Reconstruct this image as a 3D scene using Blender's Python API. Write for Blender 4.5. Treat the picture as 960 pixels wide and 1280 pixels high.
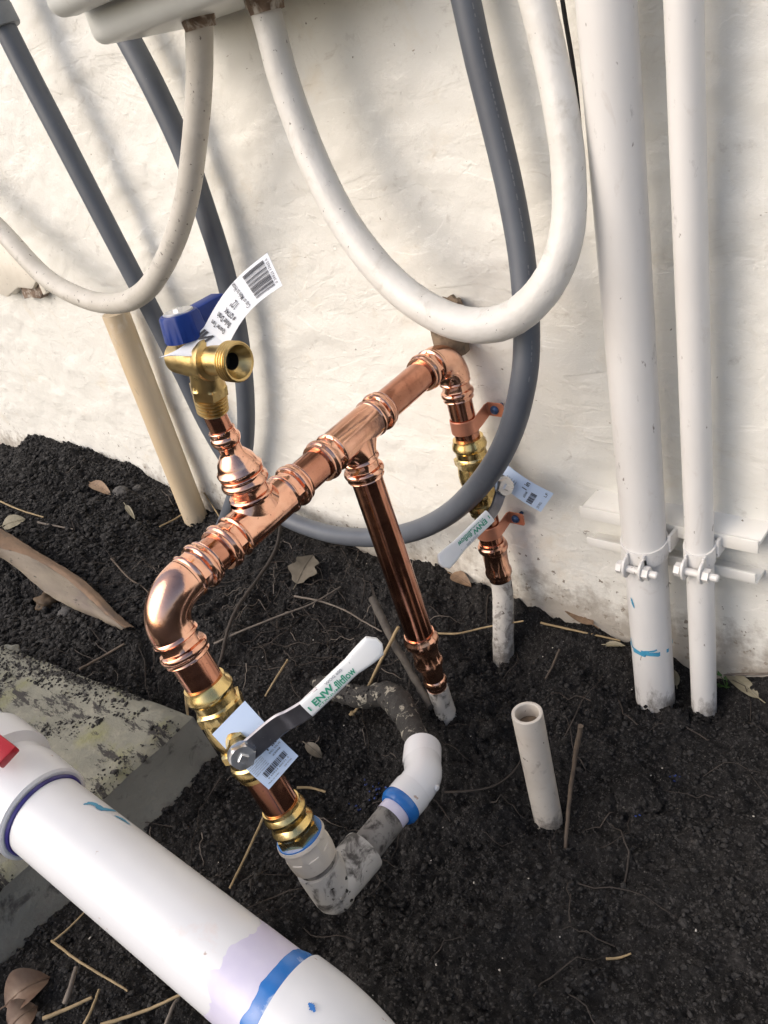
import bpy, bmesh, math, random
import numpy as np
from mathutils import Vector, Matrix

random.seed(7)
RNG = np.random.default_rng(11)
scn = bpy.context.scene
COL = scn.collection
for _o in list(bpy.data.objects):
    bpy.data.objects.remove(_o)

# ------------------------------------------------------------------ camera, sky, sun, exposure
# world: wall face is y = 0, the camera stands at y < 0, z up, metres
FPX = 995.0                                     # focal length in pixels of a 960 x 1280 frame
CAM = Vector((0.0, -0.593, 0.622))
AX = Matrix(((0.746263, 0.182752, -0.640073),   # columns: picture right, picture down, forward
             (0.627969, -0.512223, 0.585902),
             (-0.220785, -0.839183, -0.497016)))
cd = bpy.data.cameras.new("camera")
cam = bpy.data.objects.new("camera", cd)
COL.objects.link(cam)
cd.sensor_fit = 'VERTICAL'
cd.sensor_height = 36.0
cd.lens = 36.0 * FPX / 1280.0
cd.clip_start = 0.01
cd.clip_end = 500.0
mr = Matrix(((AX[0][0], -AX[0][1], -AX[0][2]), (AX[1][0], -AX[1][1], -AX[1][2]), (AX[2][0], -AX[2][1], -AX[2][2])))
cam.matrix_world = Matrix.Translation(CAM) @ mr.to_4x4()
scn.camera = cam

SUN_FROM = Vector((-0.38, -0.76, 0.60)).normalized()      # direction towards the light
SUN_EL = math.asin(SUN_FROM.z)
w = bpy.data.worlds.new("World")
scn.world = w
w.use_nodes = True
nt = w.node_tree
bg = nt.nodes["Background"]
sky = nt.nodes.new("ShaderNodeTexSky")
sky.sky_type = 'NISHITA'
sky.sun_disc = False
sky.sun_elevation = SUN_EL
sky.sun_rotation = math.atan2(SUN_FROM.x, SUN_FROM.y)
sky.air_density = 0.8
sky.dust_density = 4.0
sky.ozone_density = 1.0
nt.links.new(sky.outputs[0], bg.inputs[0])
bg.inputs[1].default_value = 0.15
sd = bpy.data.lights.new("sun", 'SUN')
sd.energy = 0.72
sd.angle = math.radians(65)
sd.color = (1.0, 0.98, 0.95)
sun = bpy.data.objects.new("sun", sd)
COL.objects.link(sun)
sun.rotation_euler = SUN_FROM.to_track_quat('Z', 'Y').to_euler()
scn.view_settings.view_transform = 'Standard'
scn.view_settings.look = 'None'
scn.view_settings.exposure = 0.37
scn.view_settings.gamma = 1.0
scn.render.engine = 'CYCLES'
scn.cycles.use_denoising = True
scn.cycles.max_bounces = 6

# ------------------------------------------------------------------ picture <-> place
def ray(px, py):
    return AX @ Vector((px - 480.0, py - 640.0, FPX))

def at(px, py, x=None, y=None, z=None, Z=None):
    """Point of the place seen at a photo pixel, on the plane x=, y=, z= or at depth Z."""
    r = ray(px, py)
    if x is not None: t = (x - CAM.x) / r.x
    elif y is not None: t = (y - CAM.y) / r.y
    elif z is not None: t = (z - CAM.z) / r.z
    else: t = Z / FPX
    return CAM + r * t

# ------------------------------------------------------------------ numpy noise
def _hash(ix, iy, seed):
    h = (ix.astype(np.int64) * 374761393 + iy.astype(np.int64) * 668265263 + seed * 974711) & 0x7fffffff
    h = ((h ^ (h >> 13)) * 1274126177) & 0x7fffffff
    h = h ^ (h >> 16)
    return (h & 0xffff) / 65535.0

def vnoise(x, y, seed=0):
    ix = np.floor(x); iy = np.floor(y)
    fx = x - ix; fy = y - iy
    fx = fx * fx * fx * (fx * (fx * 6 - 15) + 10); fy = fy * fy * fy * (fy * (fy * 6 - 15) + 10)
    a = _hash(ix, iy, seed); b = _hash(ix + 1, iy, seed); c = _hash(ix, iy + 1, seed); d = _hash(ix + 1, iy + 1, seed)
    return (a * (1 - fx) + b * fx) * (1 - fy) + (c * (1 - fx) + d * fx) * fy

def fbm(x, y, octv=4, seed=0, gain=0.5):
    s = 0; amp = 1.0; tot = 0
    for k in range(octv):
        s = s + amp * vnoise(x * 2 ** k + 17.3 * k, y * 2 ** k - 9.1 * k, seed + k)
        tot += amp; amp *= gain
    return s / tot - 0.5

def worley(x, y, seed=0):
    ix = np.floor(x); iy = np.floor(y)
    best = np.full(x.shape, 9.0)
    for dx in (-1, 0, 1):
        for dy in (-1, 0, 1):
            cx = ix + dx; cy = iy + dy
            px = cx + _hash(cx, cy, seed); py = cy + _hash(cx, cy, seed + 50)
            best = np.minimum(best, (x - px) ** 2 + (y - py) ** 2)
    return np.sqrt(best)

# ------------------------------------------------------------------ mesh builder
def basis(d):
    d = d.normalized()
    a = Vector((0, 0, 1)) if abs(d.z) < 0.9 else Vector((1, 0, 0))
    u = d.cross(a).normalized()
    return u, d.cross(u).normalized(), d

class MB:
    def __init__(s):
        s.v = []; s.f = []
    def add(s, vs, fs):
        n = len(s.v)
        s.v.extend([tuple(p) for p in vs]); s.f.extend([tuple(i + n for i in f) for f in fs])
    def ring_strip(s, rings, cap0=True, cap1=True, closed=True):
        n = len(rings[0]); vs = [p for r in rings for p in r]; fs = []
        for k in range(len(rings) - 1):
            for i in range(n if closed else n - 1):
                j = (i + 1) % n
                fs.append((k * n + i, k * n + j, (k + 1) * n + j, (k + 1) * n + i))
        if cap0: fs.append(tuple(range(n - 1, -1, -1)))
        if cap1: fs.append(tuple((len(rings) - 1) * n + i for i in range(n)))
        s.add(vs, fs)
    def lathe(s, A, d, prof, seg=36, cap0=True, cap1=True, phase=0.0):
        """prof: (t, r) or (t, r, sides): sides makes that ring a polygon, negative a crimped hexagon"""
        u, v, d = basis(d)
        rings = []
        for p in prof:
            t, r = p[0], p[1]; sides = p[2] if len(p) > 2 else 0
            ring = []
            for i in range(seg):
                a = 2 * math.pi * i / seg
                rr = r
                if sides:
                    q = abs(sides); w_ = 2 * math.pi / q
                    m = ((a + phase) % w_) - w_ / 2
                    k = math.cos(math.pi / q) / math.cos(m)
                    rr = r * (k if sides > 0 else 1 - (1 - k) * 0.75)
                ring.append(A + d * t + (u * math.cos(a) + v * math.sin(a)) * rr)
            rings.append(ring)
        s.ring_strip(rings, cap0, cap1)
        return s
    def tube(s, pts, rad, seg=14, cap=True, wob=0.0):
        pts = [Vector(p) for p in pts]
        if not hasattr(rad, '__len__'): rad = [rad] * len(pts)
        tang = []
        for i in range(len(pts)):
            a = pts[max(0, i - 1)]; b = pts[min(len(pts) - 1, i + 1)]
            tang.append((b - a).normalized())
        u, v, _ = basis(tang[0])
        rings = []
        for i, p in enumerate(pts):
            u = (u - tang[i] * u.dot(tang[i])).normalized(); v = tang[i].cross(u)
            ring = []
            for k in range(seg):
                a = 2 * math.pi * k / seg
                r = rad[i] * (1 + wob * random.uniform(-1, 1))
                ring.append(p + (u * math.cos(a) + v * math.sin(a)) * r)
            rings.append(ring)
        s.ring_strip(rings, cap, cap)
        return s
    def rbox(s, c, half, X=Vector((1, 0, 0)), Y=Vector((0, 1, 0)), bev=0.001, seg=2):
        X = X.normalized(); Zv = X.cross(Y).normalized(); Y = Zv.cross(X)
        bm = bmesh.new(); bmesh.ops.create_cube(bm, size=2.0)
        for q in bm.verts: q.co = Vector((q.co.x * half[0], q.co.y * half[1], q.co.z * half[2]))
        if bev > 0: bmesh.ops.bevel(bm, geom=list(bm.edges), offset=bev, segments=seg, affect='EDGES', profile=0.5)
        bm.verts.index_update()
        s.add([c + X * q.co.x + Y * q.co.y + Zv * q.co.z for q in bm.verts], [[q.index for q in f.verts] for f in bm.faces])
        bm.free()
        return s
    def prism(s, poly, n, th, bev=0.0):
        """poly: world points of one face; extruded along n by th"""
        n = n.normalized(); k = len(poly)
        vs = [Vector(p) for p in poly] + [Vector(p) + n * th for p in poly]
        fs = [tuple(range(k))[::-1], tuple(range(k, 2 * k))] + [(i, (i + 1) % k, (i + 1) % k + k, i + k) for i in range(k)]
        if bev > 0:
            bm = bmesh.new(); q = [bm.verts.new(p) for p in vs]
            for f in fs: bm.faces.new([q[i] for i in f])
            bmesh.ops.recalc_face_normals(bm, faces=bm.faces)
            bmesh.ops.bevel(bm, geom=list(bm.edges), offset=bev, segments=2, affect='EDGES', profile=0.5)
            bm.verts.index_update()
            vs = [p.co.copy() for p in bm.verts]; fs = [[p.index for p in f.verts] for f in bm.faces]; bm.free()
        s.add(vs, fs)
        return s
    def build(s, name, mat, parent=None, ang=35, **kw):
        org = Vector(kw.pop('origin', (0, 0, 0)))
        p = parent
        while p is not None: org = org + p.location; p = p.parent
        me = bpy.data.meshes.new(name)
        me.from_pydata([(a[0] - org.x, a[1] - org.y, a[2] - org.z) for a in s.v], [], s.f)
        bm = bmesh.new(); bm.from_mesh(me); bmesh.ops.recalc_face_normals(bm, faces=bm.faces); bm.to_mesh(me); bm.free()
        me.shade_smooth(); me.set_sharp_from_angle(angle=math.radians(ang))
        if mat: me.materials.append(mat)
        o = bpy.data.objects.new(name, me)
        COL.objects.link(o)
        if parent is not None: o.parent = parent
        else: o.location = org
        return o

def tag(o, label=None, cat=None, group=None, kind=None):
    if label: o['label'] = label
    if cat: o['category'] = cat
    if group: o['group'] = group
    if kind: o['kind'] = kind
    return o

def thing(name, label, cat, loc, group=None):
    o = bpy.data.objects.new(name, None); o.empty_display_size = 0.02
    COL.objects.link(o); o.location = loc
    return tag(o, label, cat, group)

def catmull(pts, n=8):
    """smooth resampling; pts may be tuples of any length"""
    P = np.array([list(p) for p in pts], float)
    P = np.vstack([2 * P[0] - P[1], P, 2 * P[-1] - P[-2]])
    out = []
    for i in range(1, len(P) - 2):
        for k in range(n):
            t = k / n
            out.append(0.5 * ((2 * P[i]) + (-P[i - 1] + P[i + 1]) * t + (2 * P[i - 1] - 5 * P[i] + 4 * P[i + 1] - P[i + 2]) * t * t
                              + (-P[i - 1] + 3 * P[i] - 3 * P[i + 1] + P[i + 2]) * t ** 3))
    out.append(P[-2])
    return np.array(out)

# ------------------------------------------------------------------ materials
def newmat(name):
    m = bpy.data.materials.new(name); m.use_nodes = True
    return m, m.node_tree, m.node_tree.nodes["Principled BSDF"]

def N(nt, typ, **kw):
    n = nt.nodes.new(typ)
    for k, v in kw.items(): setattr(n, k, v)
    return n

def coords(nt, scale=(1, 1, 1), rot=(0, 0, 0)):
    tc = N(nt, "ShaderNodeTexCoord"); mp = N(nt, "ShaderNodeMapping")
    mp.inputs["Scale"].default_value = scale; mp.inputs["Rotation"].default_value = rot
    nt.links.new(tc.outputs["Object"], mp.inputs[0])
    return mp.outputs[0]

def noise(nt, co, scale, detail=4, rough=0.55, dist=0.0):
    n = N(nt, "ShaderNodeTexNoise")
    n.inputs["Scale"].default_value = scale; n.inputs["Detail"].default_value = detail
    n.inputs["Roughness"].default_value = rough; n.inputs["Distortion"].default_value = dist
    nt.links.new(co, n.inputs["Vector"])
    return n.outputs[0]

def ramp(nt, fac, stops):
    r = N(nt, "ShaderNodeValToRGB")
    e = r.color_ramp.elements
    while len(e) < len(stops): e.new(0.5)
    for i, (p, c) in enumerate(stops):
        e[i].position = p
        e[i].color = (c, c, c, 1) if not hasattr(c, '__len__') else (*c, 1)
    nt.links.new(fac, r.inputs[0])
    return r.outputs[0]

def mix(nt, fac, a, b):
    m = N(nt, "ShaderNodeMix", data_type='RGBA')
    for sock, val in ((m.inputs[0], fac), (m.inputs[6], a), (m.inputs[7], b)):
        if hasattr(val, 'is_linked') or isinstance(val, bpy.types.NodeSocket): nt.links.new(val, sock)
        elif hasattr(val, '__len__'): sock.default_value = (*val, 1)
        else: sock.default_value = val
    return m.outputs[2]

def bump(nt, bs, layers):
    prev = None
    for h, strength, dist in layers:
        b = N(nt, "ShaderNodeBump"); b.inputs["Strength"].default_value = strength; b.inputs["Distance"].default_value = dist
        nt.links.new(h, b.inputs["Height"])
        if prev is not None: nt.links.new(prev, b.inputs["Normal"])
        prev = b.outputs[0]
    nt.links.new(prev, bs.inputs["Normal"])

def simple(name, c1, c2, scale=40, rough=0.5, metal=0.0, mud=None, specks=None, bumps=((120, 0.2, 0.001),), rvar=0.0, stretch=(1, 1, 1), dirt=None, spec=None, detail=5):
    m, nt, bs = newmat(name)
    co = coords(nt, stretch)
    f = ramp(nt, noise(nt, co, scale, detail), [(0.32, 0.0), (0.68, 1.0)])
    col = mix(nt, f, c1, c2)
    if dirt:                                    # (scale, low, high, colour)
        d = ramp(nt, noise(nt, co, dirt[0], 8, 0.65, 0.6), [(dirt[1], 0.0), (dirt[2], 1.0)])
        col = mix(nt, d, col, dirt[3])
    if specks:
        sp = ramp(nt, noise(nt, co, specks[0], 3, 0.6), [(specks[1], 0.0), (specks[1] + 0.03, 1.0)])
        col = mix(nt, sp, col, specks[2])
    if mud:                                     # soil splashed on the foot: (full below z, none above z)
        geo = N(nt, "ShaderNodeNewGeometry"); sx = N(nt, "ShaderNodeSeparateXYZ"); nt.links.new(geo.outputs["Position"], sx.inputs[0])
        mr_ = N(nt, "ShaderNodeMapRange"); mr_.inputs[1].default_value = mud[0]; mr_.inputs[2].default_value = mud[1]; mr_.inputs[3].default_value = .34; mr_.inputs[4].default_value = 0
        nt.links.new(sx.outputs[2], mr_.inputs[0])
        ad = N(nt, "ShaderNodeMath", operation='ADD'); nt.links.new(mr_.outputs[0], ad.inputs[0]); nt.links.new(noise(nt, co, 75, 8, .72), ad.inputs[1])
        col = mix(nt, ramp(nt, ad.outputs[0], [(0.62, 0.0), (0.82, .9)]), col, (0.16, 0.145, 0.13))
    nt.links.new(col, bs.inputs["Base Color"])
    bs.inputs["Metallic"].default_value = metal
    if rvar:
        r = ramp(nt, noise(nt, co, scale * 1.7, 4), [(0.3, max(0.02, rough - rvar)), (0.7, rough + rvar)])
        nt.links.new(r, bs.inputs["Roughness"])
    else: bs.inputs["Roughness"].default_value = rough
    if spec is not None: bs.inputs["Specular IOR Level"].default_value = spec
    if bumps: bump(nt, bs, [(noise(nt, co, s_, 4), st, di) for s_, st, di in bumps])
    return m

MAT = {}
MAT['copper_fitting'] = simple('copper_fitting', (0.90, 0.54, 0.39), (0.79, 0.41, 0.28), 55, 0.14, 1.0, rvar=0.08, bumps=((38, 0.16, 0.0016), (160, 0.10, 0.0006), (900, 0.05, 0.0004)), dirt=(35, 0.56, 0.74, (0.45, 0.20, 0.13)), specks=(330, .69, (.30, .14, .09)))
MAT['copper_pipe'] = simple('copper_pipe', (0.60, 0.29, 0.195), (0.43, 0.19, 0.125), 40, 0.17, 1.0, rvar=0.08, bumps=((45, 0.08, 0.001), (700, 0.06, 0.0004)), dirt=(60, 0.54, 0.72, (0.28, 0.12, 0.08)), specks=(330, .68, (.22, .10, .07)))
MAT['copper_strap'] = simple('copper_strap', (0.66, 0.30, 0.20), (0.58, 0.25, 0.16), 60, 0.42, 0.75, bumps=((300, 0.1, 0.0005),))
MAT['brass'] = simple('brass', (0.78, 0.60, 0.28), (0.66, 0.47, 0.18), 60, 0.24, 1.0, rvar=0.08, bumps=((250, 0.10, 0.0006),), dirt=(50, 0.6, 0.8, (0.4, 0.26, 0.1)))
MAT['brass_cast'] = simple('brass_cast', (0.66, 0.50, 0.24), (0.55, 0.39, 0.16), 70, 0.34, 1.0, rvar=0.08, bumps=((600, 0.25, 0.0006), (90, 0.1, 0.001)))
MAT['steel'] = simple('steel', (0.80, 0.80, 0.80), (0.66, 0.66, 0.67), 60, 0.36, 1.0, rvar=0.1, bumps=((300, 0.06, 0.0005),))
MAT['steel_dark_reflection'] = simple('steel_dark_reflection', (0.20, 0.20, 0.22), (0.13, 0.13, 0.15), 60, 0.3, 0.9, bumps=((300, 0.06, 0.0005),), specks=(420, 0.72, (0.6, 0.6, 0.6)))  # lever steel, its dark reflection put into the base colour
MAT['grip'] = simple('grip', (0.78, 0.80, 0.80), (0.72, 0.74, 0.75), 30, 0.38, bumps=((200, 0.05, 0.0004),), specks=(330, 0.74, (0.4, 0.4, 0.42)))
MAT['blue_plastic'] = simple('blue_plastic', (0.004, 0.026, 0.17), (0.006, 0.035, 0.22), 60, 0.42, bumps=((500, 0.06, 0.0003),), spec=.3)
MAT['paper_white'] = simple('paper_white', (0.80, 0.82, 0.85), (0.75, 0.78, 0.82), 25, 0.55, bumps=((60, 0.05, 0.001),))
MAT['paper_sky_tint'] = simple('paper_sky_tint', (0.50, 0.62, 0.82), (0.56, 0.68, 0.86), 30, 0.3, bumps=((60, 0.05, 0.001),))  # light blue paper with the sky's reflection put into its colour
MAT['print_pale'] = simple('print_pale', (0.20, 0.215, 0.235), (0.14, 0.15, 0.17), 300, 0.5, bumps=None)
MAT['ink'] = simple('ink', (0.03, 0.03, 0.04), (0.05, 0.05, 0.06), 80, 0.6, bumps=None)
MAT['ink_grey'] = simple('ink_grey', (0.22, 0.24, 0.28), (0.3, 0.32, 0.36), 80, 0.6, bumps=None)
MAT['ink_green'] = simple('ink_green', (0.02, 0.25, 0.15), (0.04, 0.33, 0.2), 200, 0.5, bumps=None)
MAT['conduit_grey'] = simple('conduit_grey', (0.105, 0.118, 0.14), (0.085, 0.095, 0.115), 25, 0.45, bumps=((350, 0.08, 0.0006),), specks=(260, 0.74, (0.3, 0.32, 0.34)), dirt=(14, 0.6, 0.8, (0.14, 0.15, 0.165)))
MAT['connector_grey'] = simple('connector_grey', (0.22, 0.235, 0.25), (0.17, 0.185, 0.2), 50, 0.5)
MAT['conduit_white'] = simple('conduit_white', (0.73, 0.715, 0.675), (0.67, 0.65, 0.60), 28, 0.45, specks=(190, 0.69, (0.22, 0.20, 0.18)), dirt=(38, 0.56, 0.74, (0.52, 0.49, 0.43)), bumps=((32, 0.55, 0.004), (90, 0.3, 0.0015), (300, 0.12, 0.0006)))
MAT['conduit_dirty'] = simple('conduit_dirty', (0.60, 0.57, 0.51), (0.50, 0.47, 0.41), 30, 0.5, specks=(170, 0.66, (0.17, 0.15, 0.13)), dirt=(40, 0.60, 0.76, (0.30, 0.28, 0.24)), bumps=((45, 0.2, 0.002), (300, 0.12, 0.0006)))
MAT['paint_white'] = simple('paint_white', (0.75, 0.74, 0.72), (0.68, 0.665, 0.64), 18, 0.33, mud=(-.02, .045), specks=(130, 0.70, (0.27, 0.24, 0.22)), dirt=(50, 0.60, 0.78, (0.56, 0.52, 0.48)), bumps=((60, 0.14, 0.0015), (260, 0.08, 0.0006)), stretch=(1, 1, 0.45))
MAT['paint_cream'] = simple('paint_cream', (0.78, 0.73, 0.63), (0.70, 0.65, 0.55), 30, 0.42, specks=(150, 0.70, (0.25, 0.2, 0.15)), bumps=((60, 0.25, 0.0015), (260, 0.1, 0.0006)))
MAT['paint_strut'] = simple('paint_strut', (0.84, 0.83, 0.79), (0.78, 0.76, 0.70), 24, 0.42, specks=(150, 0.70, (0.25, 0.2, 0.15)), dirt=(40, .64, .8, (.56, .52, .42)), bumps=((60, 0.25, 0.0015), (260, 0.1, 0.0006)))
MAT['tan_pipe'] = simple('tan_pipe', (0.56, 0.43, 0.27), (0.64, 0.53, 0.38), 16, 0.5, dirt=(24, 0.55, 0.72, (0.70, 0.64, 0.54)), specks=(160, 0.72, (0.25, 0.18, 0.12)), stretch=(1, 1, 0.3), mud=(-.01, .06), bumps=((70, 0.12, 0.001),))
MAT['box_grey'] = simple('box_grey', (0.62, 0.63, 0.60), (0.56, 0.57, 0.54), 14, 0.36, bumps=((180, 0.10, 0.0008),), dirt=(20, 0.62, 0.8, (0.48, 0.46, 0.42)))
MAT['rust'] = simple('rust', (0.30, 0.22, 0.16), (0.16, 0.11, 0.08), 90, 0.8, bumps=((220, 0.5, 0.001),), dirt=(70, 0.50, 0.62, (0.56, 0.52, 0.46)))
MAT['old_brown'] = simple('old_brown', (0.25, 0.185, 0.125), (0.15, 0.11, 0.078), 60, 0.85, bumps=((150, 0.4, 0.0015),), dirt=(70, 0.52, 0.7, (0.07, 0.06, 0.045)))
MAT['pvc_white'] = simple('pvc_white', (0.735, 0.745, 0.765), (0.69, 0.70, 0.725), 12, 0.27, specks=(90, 0.715, (0.45, 0.36, 0.32)), dirt=(22, 0.62, 0.80, (0.70, 0.62, 0.60)), bumps=((50, 0.03, 0.001), (300, 0.03, 0.0004)))
MAT['pvc_purple'] = simple('pvc_purple', (0.54, 0.51, 0.68), (0.66, 0.64, 0.75), 22, 0.3, bumps=((50, 0.03, 0.001),))
MAT['glue_blue'] = simple('glue_blue', (0.02, 0.13, 0.42), (0.03, 0.18, 0.52), 30, 0.22, dirt=(38, 0.60, 0.70, (0.45, 0.55, 0.72)), bumps=((80, 0.2, 0.001),))
MAT['glue_dark'] = simple('glue_dark', (0.045, 0.035, 0.20), (0.03, 0.03, 0.14), 60, 0.3, bumps=((80, 0.2, 0.001),))
MAT['paint_blue'] = simple('paint_blue', (0.04, 0.24, 0.42), (0.08, 0.36, 0.55), 150, 0.4, bumps=((200, 0.1, 0.0005),))
MAT['pvc_old'] = simple('pvc_old', (0.52, 0.505, 0.48), (0.40, 0.385, 0.36), 30, 0.36, dirt=(48, 0.50, 0.62, (0.055, 0.05, 0.047)), specks=(140, 0.66, (0.10, 0.095, 0.09)), bumps=((90, 0.2, 0.001),), detail=8)
MAT['pvc_aged'] = simple('pvc_aged', (0.60, 0.56, 0.50), (0.52, 0.47, 0.41), 30, 0.45, mud=(-.035, .02), dirt=(60, 0.58, 0.72, (0.26, 0.22, 0.18)), specks=(170, 0.69, (0.14, 0.12, 0.1)), bumps=((120, 0.15, 0.001),))
MAT['pvc_grime'] = simple('pvc_grime', (0.22, 0.21, 0.195), (0.15, 0.14, 0.13), 40, 0.6, dirt=(70, 0.50, 0.62, (0.035, 0.03, 0.028)), bumps=((120, 0.4, 0.0015),))
MAT['pvc_muddy'] = simple('pvc_muddy', (0.040, 0.037, 0.034), (0.018, 0.017, 0.016), 60, 0.85, dirt=(120, 0.56, 0.62, (0.30, 0.28, 0.23)), bumps=((80, 0.9, 0.005), (400, .8, .001)))
MAT['cement_stub'] = simple('cement_stub', (0.58, 0.56, 0.52), (0.46, 0.44, 0.41), 30, 0.65, mud=(-.02, .085), dirt=(40, 0.53, 0.58, (0.27, 0.25, 0.23)), specks=(150, 0.66, (0.12, 0.10, 0.09)), bumps=((70, 0.5, 0.003), (400, .4, .0008)))
MAT['red'] = simple('red', (0.42, 0.02, 0.03), (0.36, 0.015, 0.025), 40, 0.35, bumps=((200, 0.05, 0.0005),))
MAT['black'] = simple('black', (0.012, 0.012, 0.012), (0.02, 0.018, 0.016), 60, 0.6)
MAT['straw'] = simple('straw', (0.36, 0.27, 0.15), (0.26, 0.19, 0.10), 90, 0.7, bumps=((300, 0.3, 0.0006),))
MAT['twig'] = simple('twig', (0.12, 0.09, 0.065), (0.07, 0.053, 0.04), 90, 0.8, bumps=((300, 0.5, 0.0008),))
MAT['twig_grey'] = simple('twig_grey', (0.20, 0.17, 0.14), (0.12, 0.10, 0.085), 90, 0.8, bumps=((300, 0.5, 0.0008),), stretch=(1, 1, 1))
MAT['stake'] = simple('stake', (0.10, 0.088, 0.075), (0.05, 0.044, 0.038), 70, 0.85, bumps=((220, 0.7, 0.0015),), stretch=(1, 1, .3))
MAT['root'] = simple('root', (0.055, 0.043, 0.035), (0.032, 0.026, 0.022), 90, 0.85, bumps=((300, 0.5, 0.0008),))
MAT['leaf_tan'] = simple('leaf_tan', (0.27, 0.18, 0.11), (0.17, 0.11, 0.07), 120, 0.65, bumps=((200, 0.4, 0.0006),), specks=(260, 0.68, (0.07, 0.05, 0.04)))
MAT['leaf_grey'] = simple('leaf_grey', (0.19, 0.165, 0.125), (0.14, 0.12, 0.09), 100, 0.65, bumps=((200, 0.4, 0.0006),))
MAT['leaf_olive'] = simple('leaf_olive', (0.27, 0.24, 0.17), (0.19, 0.17, 0.11), 80, 0.6, bumps=((200, 0.3, 0.0006),), stretch=(1, 3, 1))
MAT['leaf_brown'] = simple('leaf_brown', (0.12, 0.065, 0.042), (0.20, 0.135, 0.09), 70, 0.55, bumps=((120, 0.4, 0.0008),))
MAT['leaf_green'] = simple('leaf_green', (0.08, 0.17, 0.03), (0.05, 0.11, 0.02), 200, 0.5)
MAT['bark'] = simple('bark', (0.215, 0.18, 0.135), (0.14, 0.115, 0.09), 30, 0.75, stretch=(0.3, 1, 1.6), bumps=((60, 0.6, 0.003), (240, 0.5, 0.0012)), dirt=(40, 0.52, 0.66, (0.15, 0.12, 0.10)), specks=(130, .66, (.06, .05, .04)))
MAT['bark_rind'] = simple('bark_rind', (0.20, 0.125, 0.075), (0.12, 0.078, 0.05), 40, 0.75, stretch=(0.4, 1, 1.4), bumps=((60, 0.6, 0.003), (240, 0.5, 0.0012)), dirt=(50, 0.52, 0.66, (0.10, 0.07, 0.05)))
MAT['stone'] = simple('stone', (0.10, 0.095, 0.09), (0.06, 0.057, 0.055), 60, 0.8, bumps=((120, 0.4, 0.001),))
MAT['stone_brown'] = simple('stone_brown', (0.10, 0.062, 0.03), (0.06, 0.038, 0.02), 60, 0.7, bumps=((120, 0.4, 0.001),))
MAT['fleck'] = simple('fleck', (0.55, 0.52, 0.47), (0.38, 0.36, 0.32), 200, 0.7, bumps=None)
MAT['fleck_blue'] = simple('fleck_blue', (0.015, 0.03, 0.16), (0.03, 0.07, 0.28), 200, 0.5, bumps=None)
MAT['crumb'] = simple('crumb', (0.013, 0.0122, 0.0122), (0.048, 0.045, 0.043), 120, 0.9, bumps=((600, 1.0, 0.0025),))

def soil_mat():
    m, nt, bs = newmat('soil')
    co = coords(nt)
    c = mix(nt, ramp(nt, noise(nt, co, 5, 6, 0.6), [(0.35, 0.0), (0.65, 1.0)]), (0.0115, 0.0108, 0.0108), (0.036, 0.0345, 0.0345))
    c = mix(nt, ramp(nt, noise(nt, co, 75, 10, 0.8), [(0.47, 0.0), (0.66, 1.0)]), c, (0.066, 0.061, 0.058))
    c = mix(nt, ramp(nt, noise(nt, co, 210, 8, 0.8), [(0.50, 0.0), (0.60, 0.85)]), c, (0.007, 0.0066, 0.007))
    c = mix(nt, ramp(nt, noise(nt, co, 310, 4, 0.7), [(0.54, 0.0), (0.68, 1.0)]), c, (0.135, 0.127, 0.122))
    c = mix(nt, ramp(nt, noise(nt, co, 430, 2, 0.5), [(0.69, 0.0), (0.73, 1.0)]), c, (0.22, 0.205, 0.185))
    nt.links.new(c, bs.inputs["Base Color"])
    bs.inputs["Roughness"].default_value = 0.9
    bs.inputs["Specular IOR Level"].default_value = 0.25
    bump(nt, bs, [(noise(nt, co, 190, 10, 0.8), 1.0, 0.007), (noise(nt, co, 520, 6, 0.8), 1.0, 0.004)])
    return m
MAT['soil'] = soil_mat()

def crack_f(nt): return noise(nt, coords(nt, (1, 1, 1.7), (0, .5, 0)), 6, 6, 0.6, 0.8)

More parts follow.
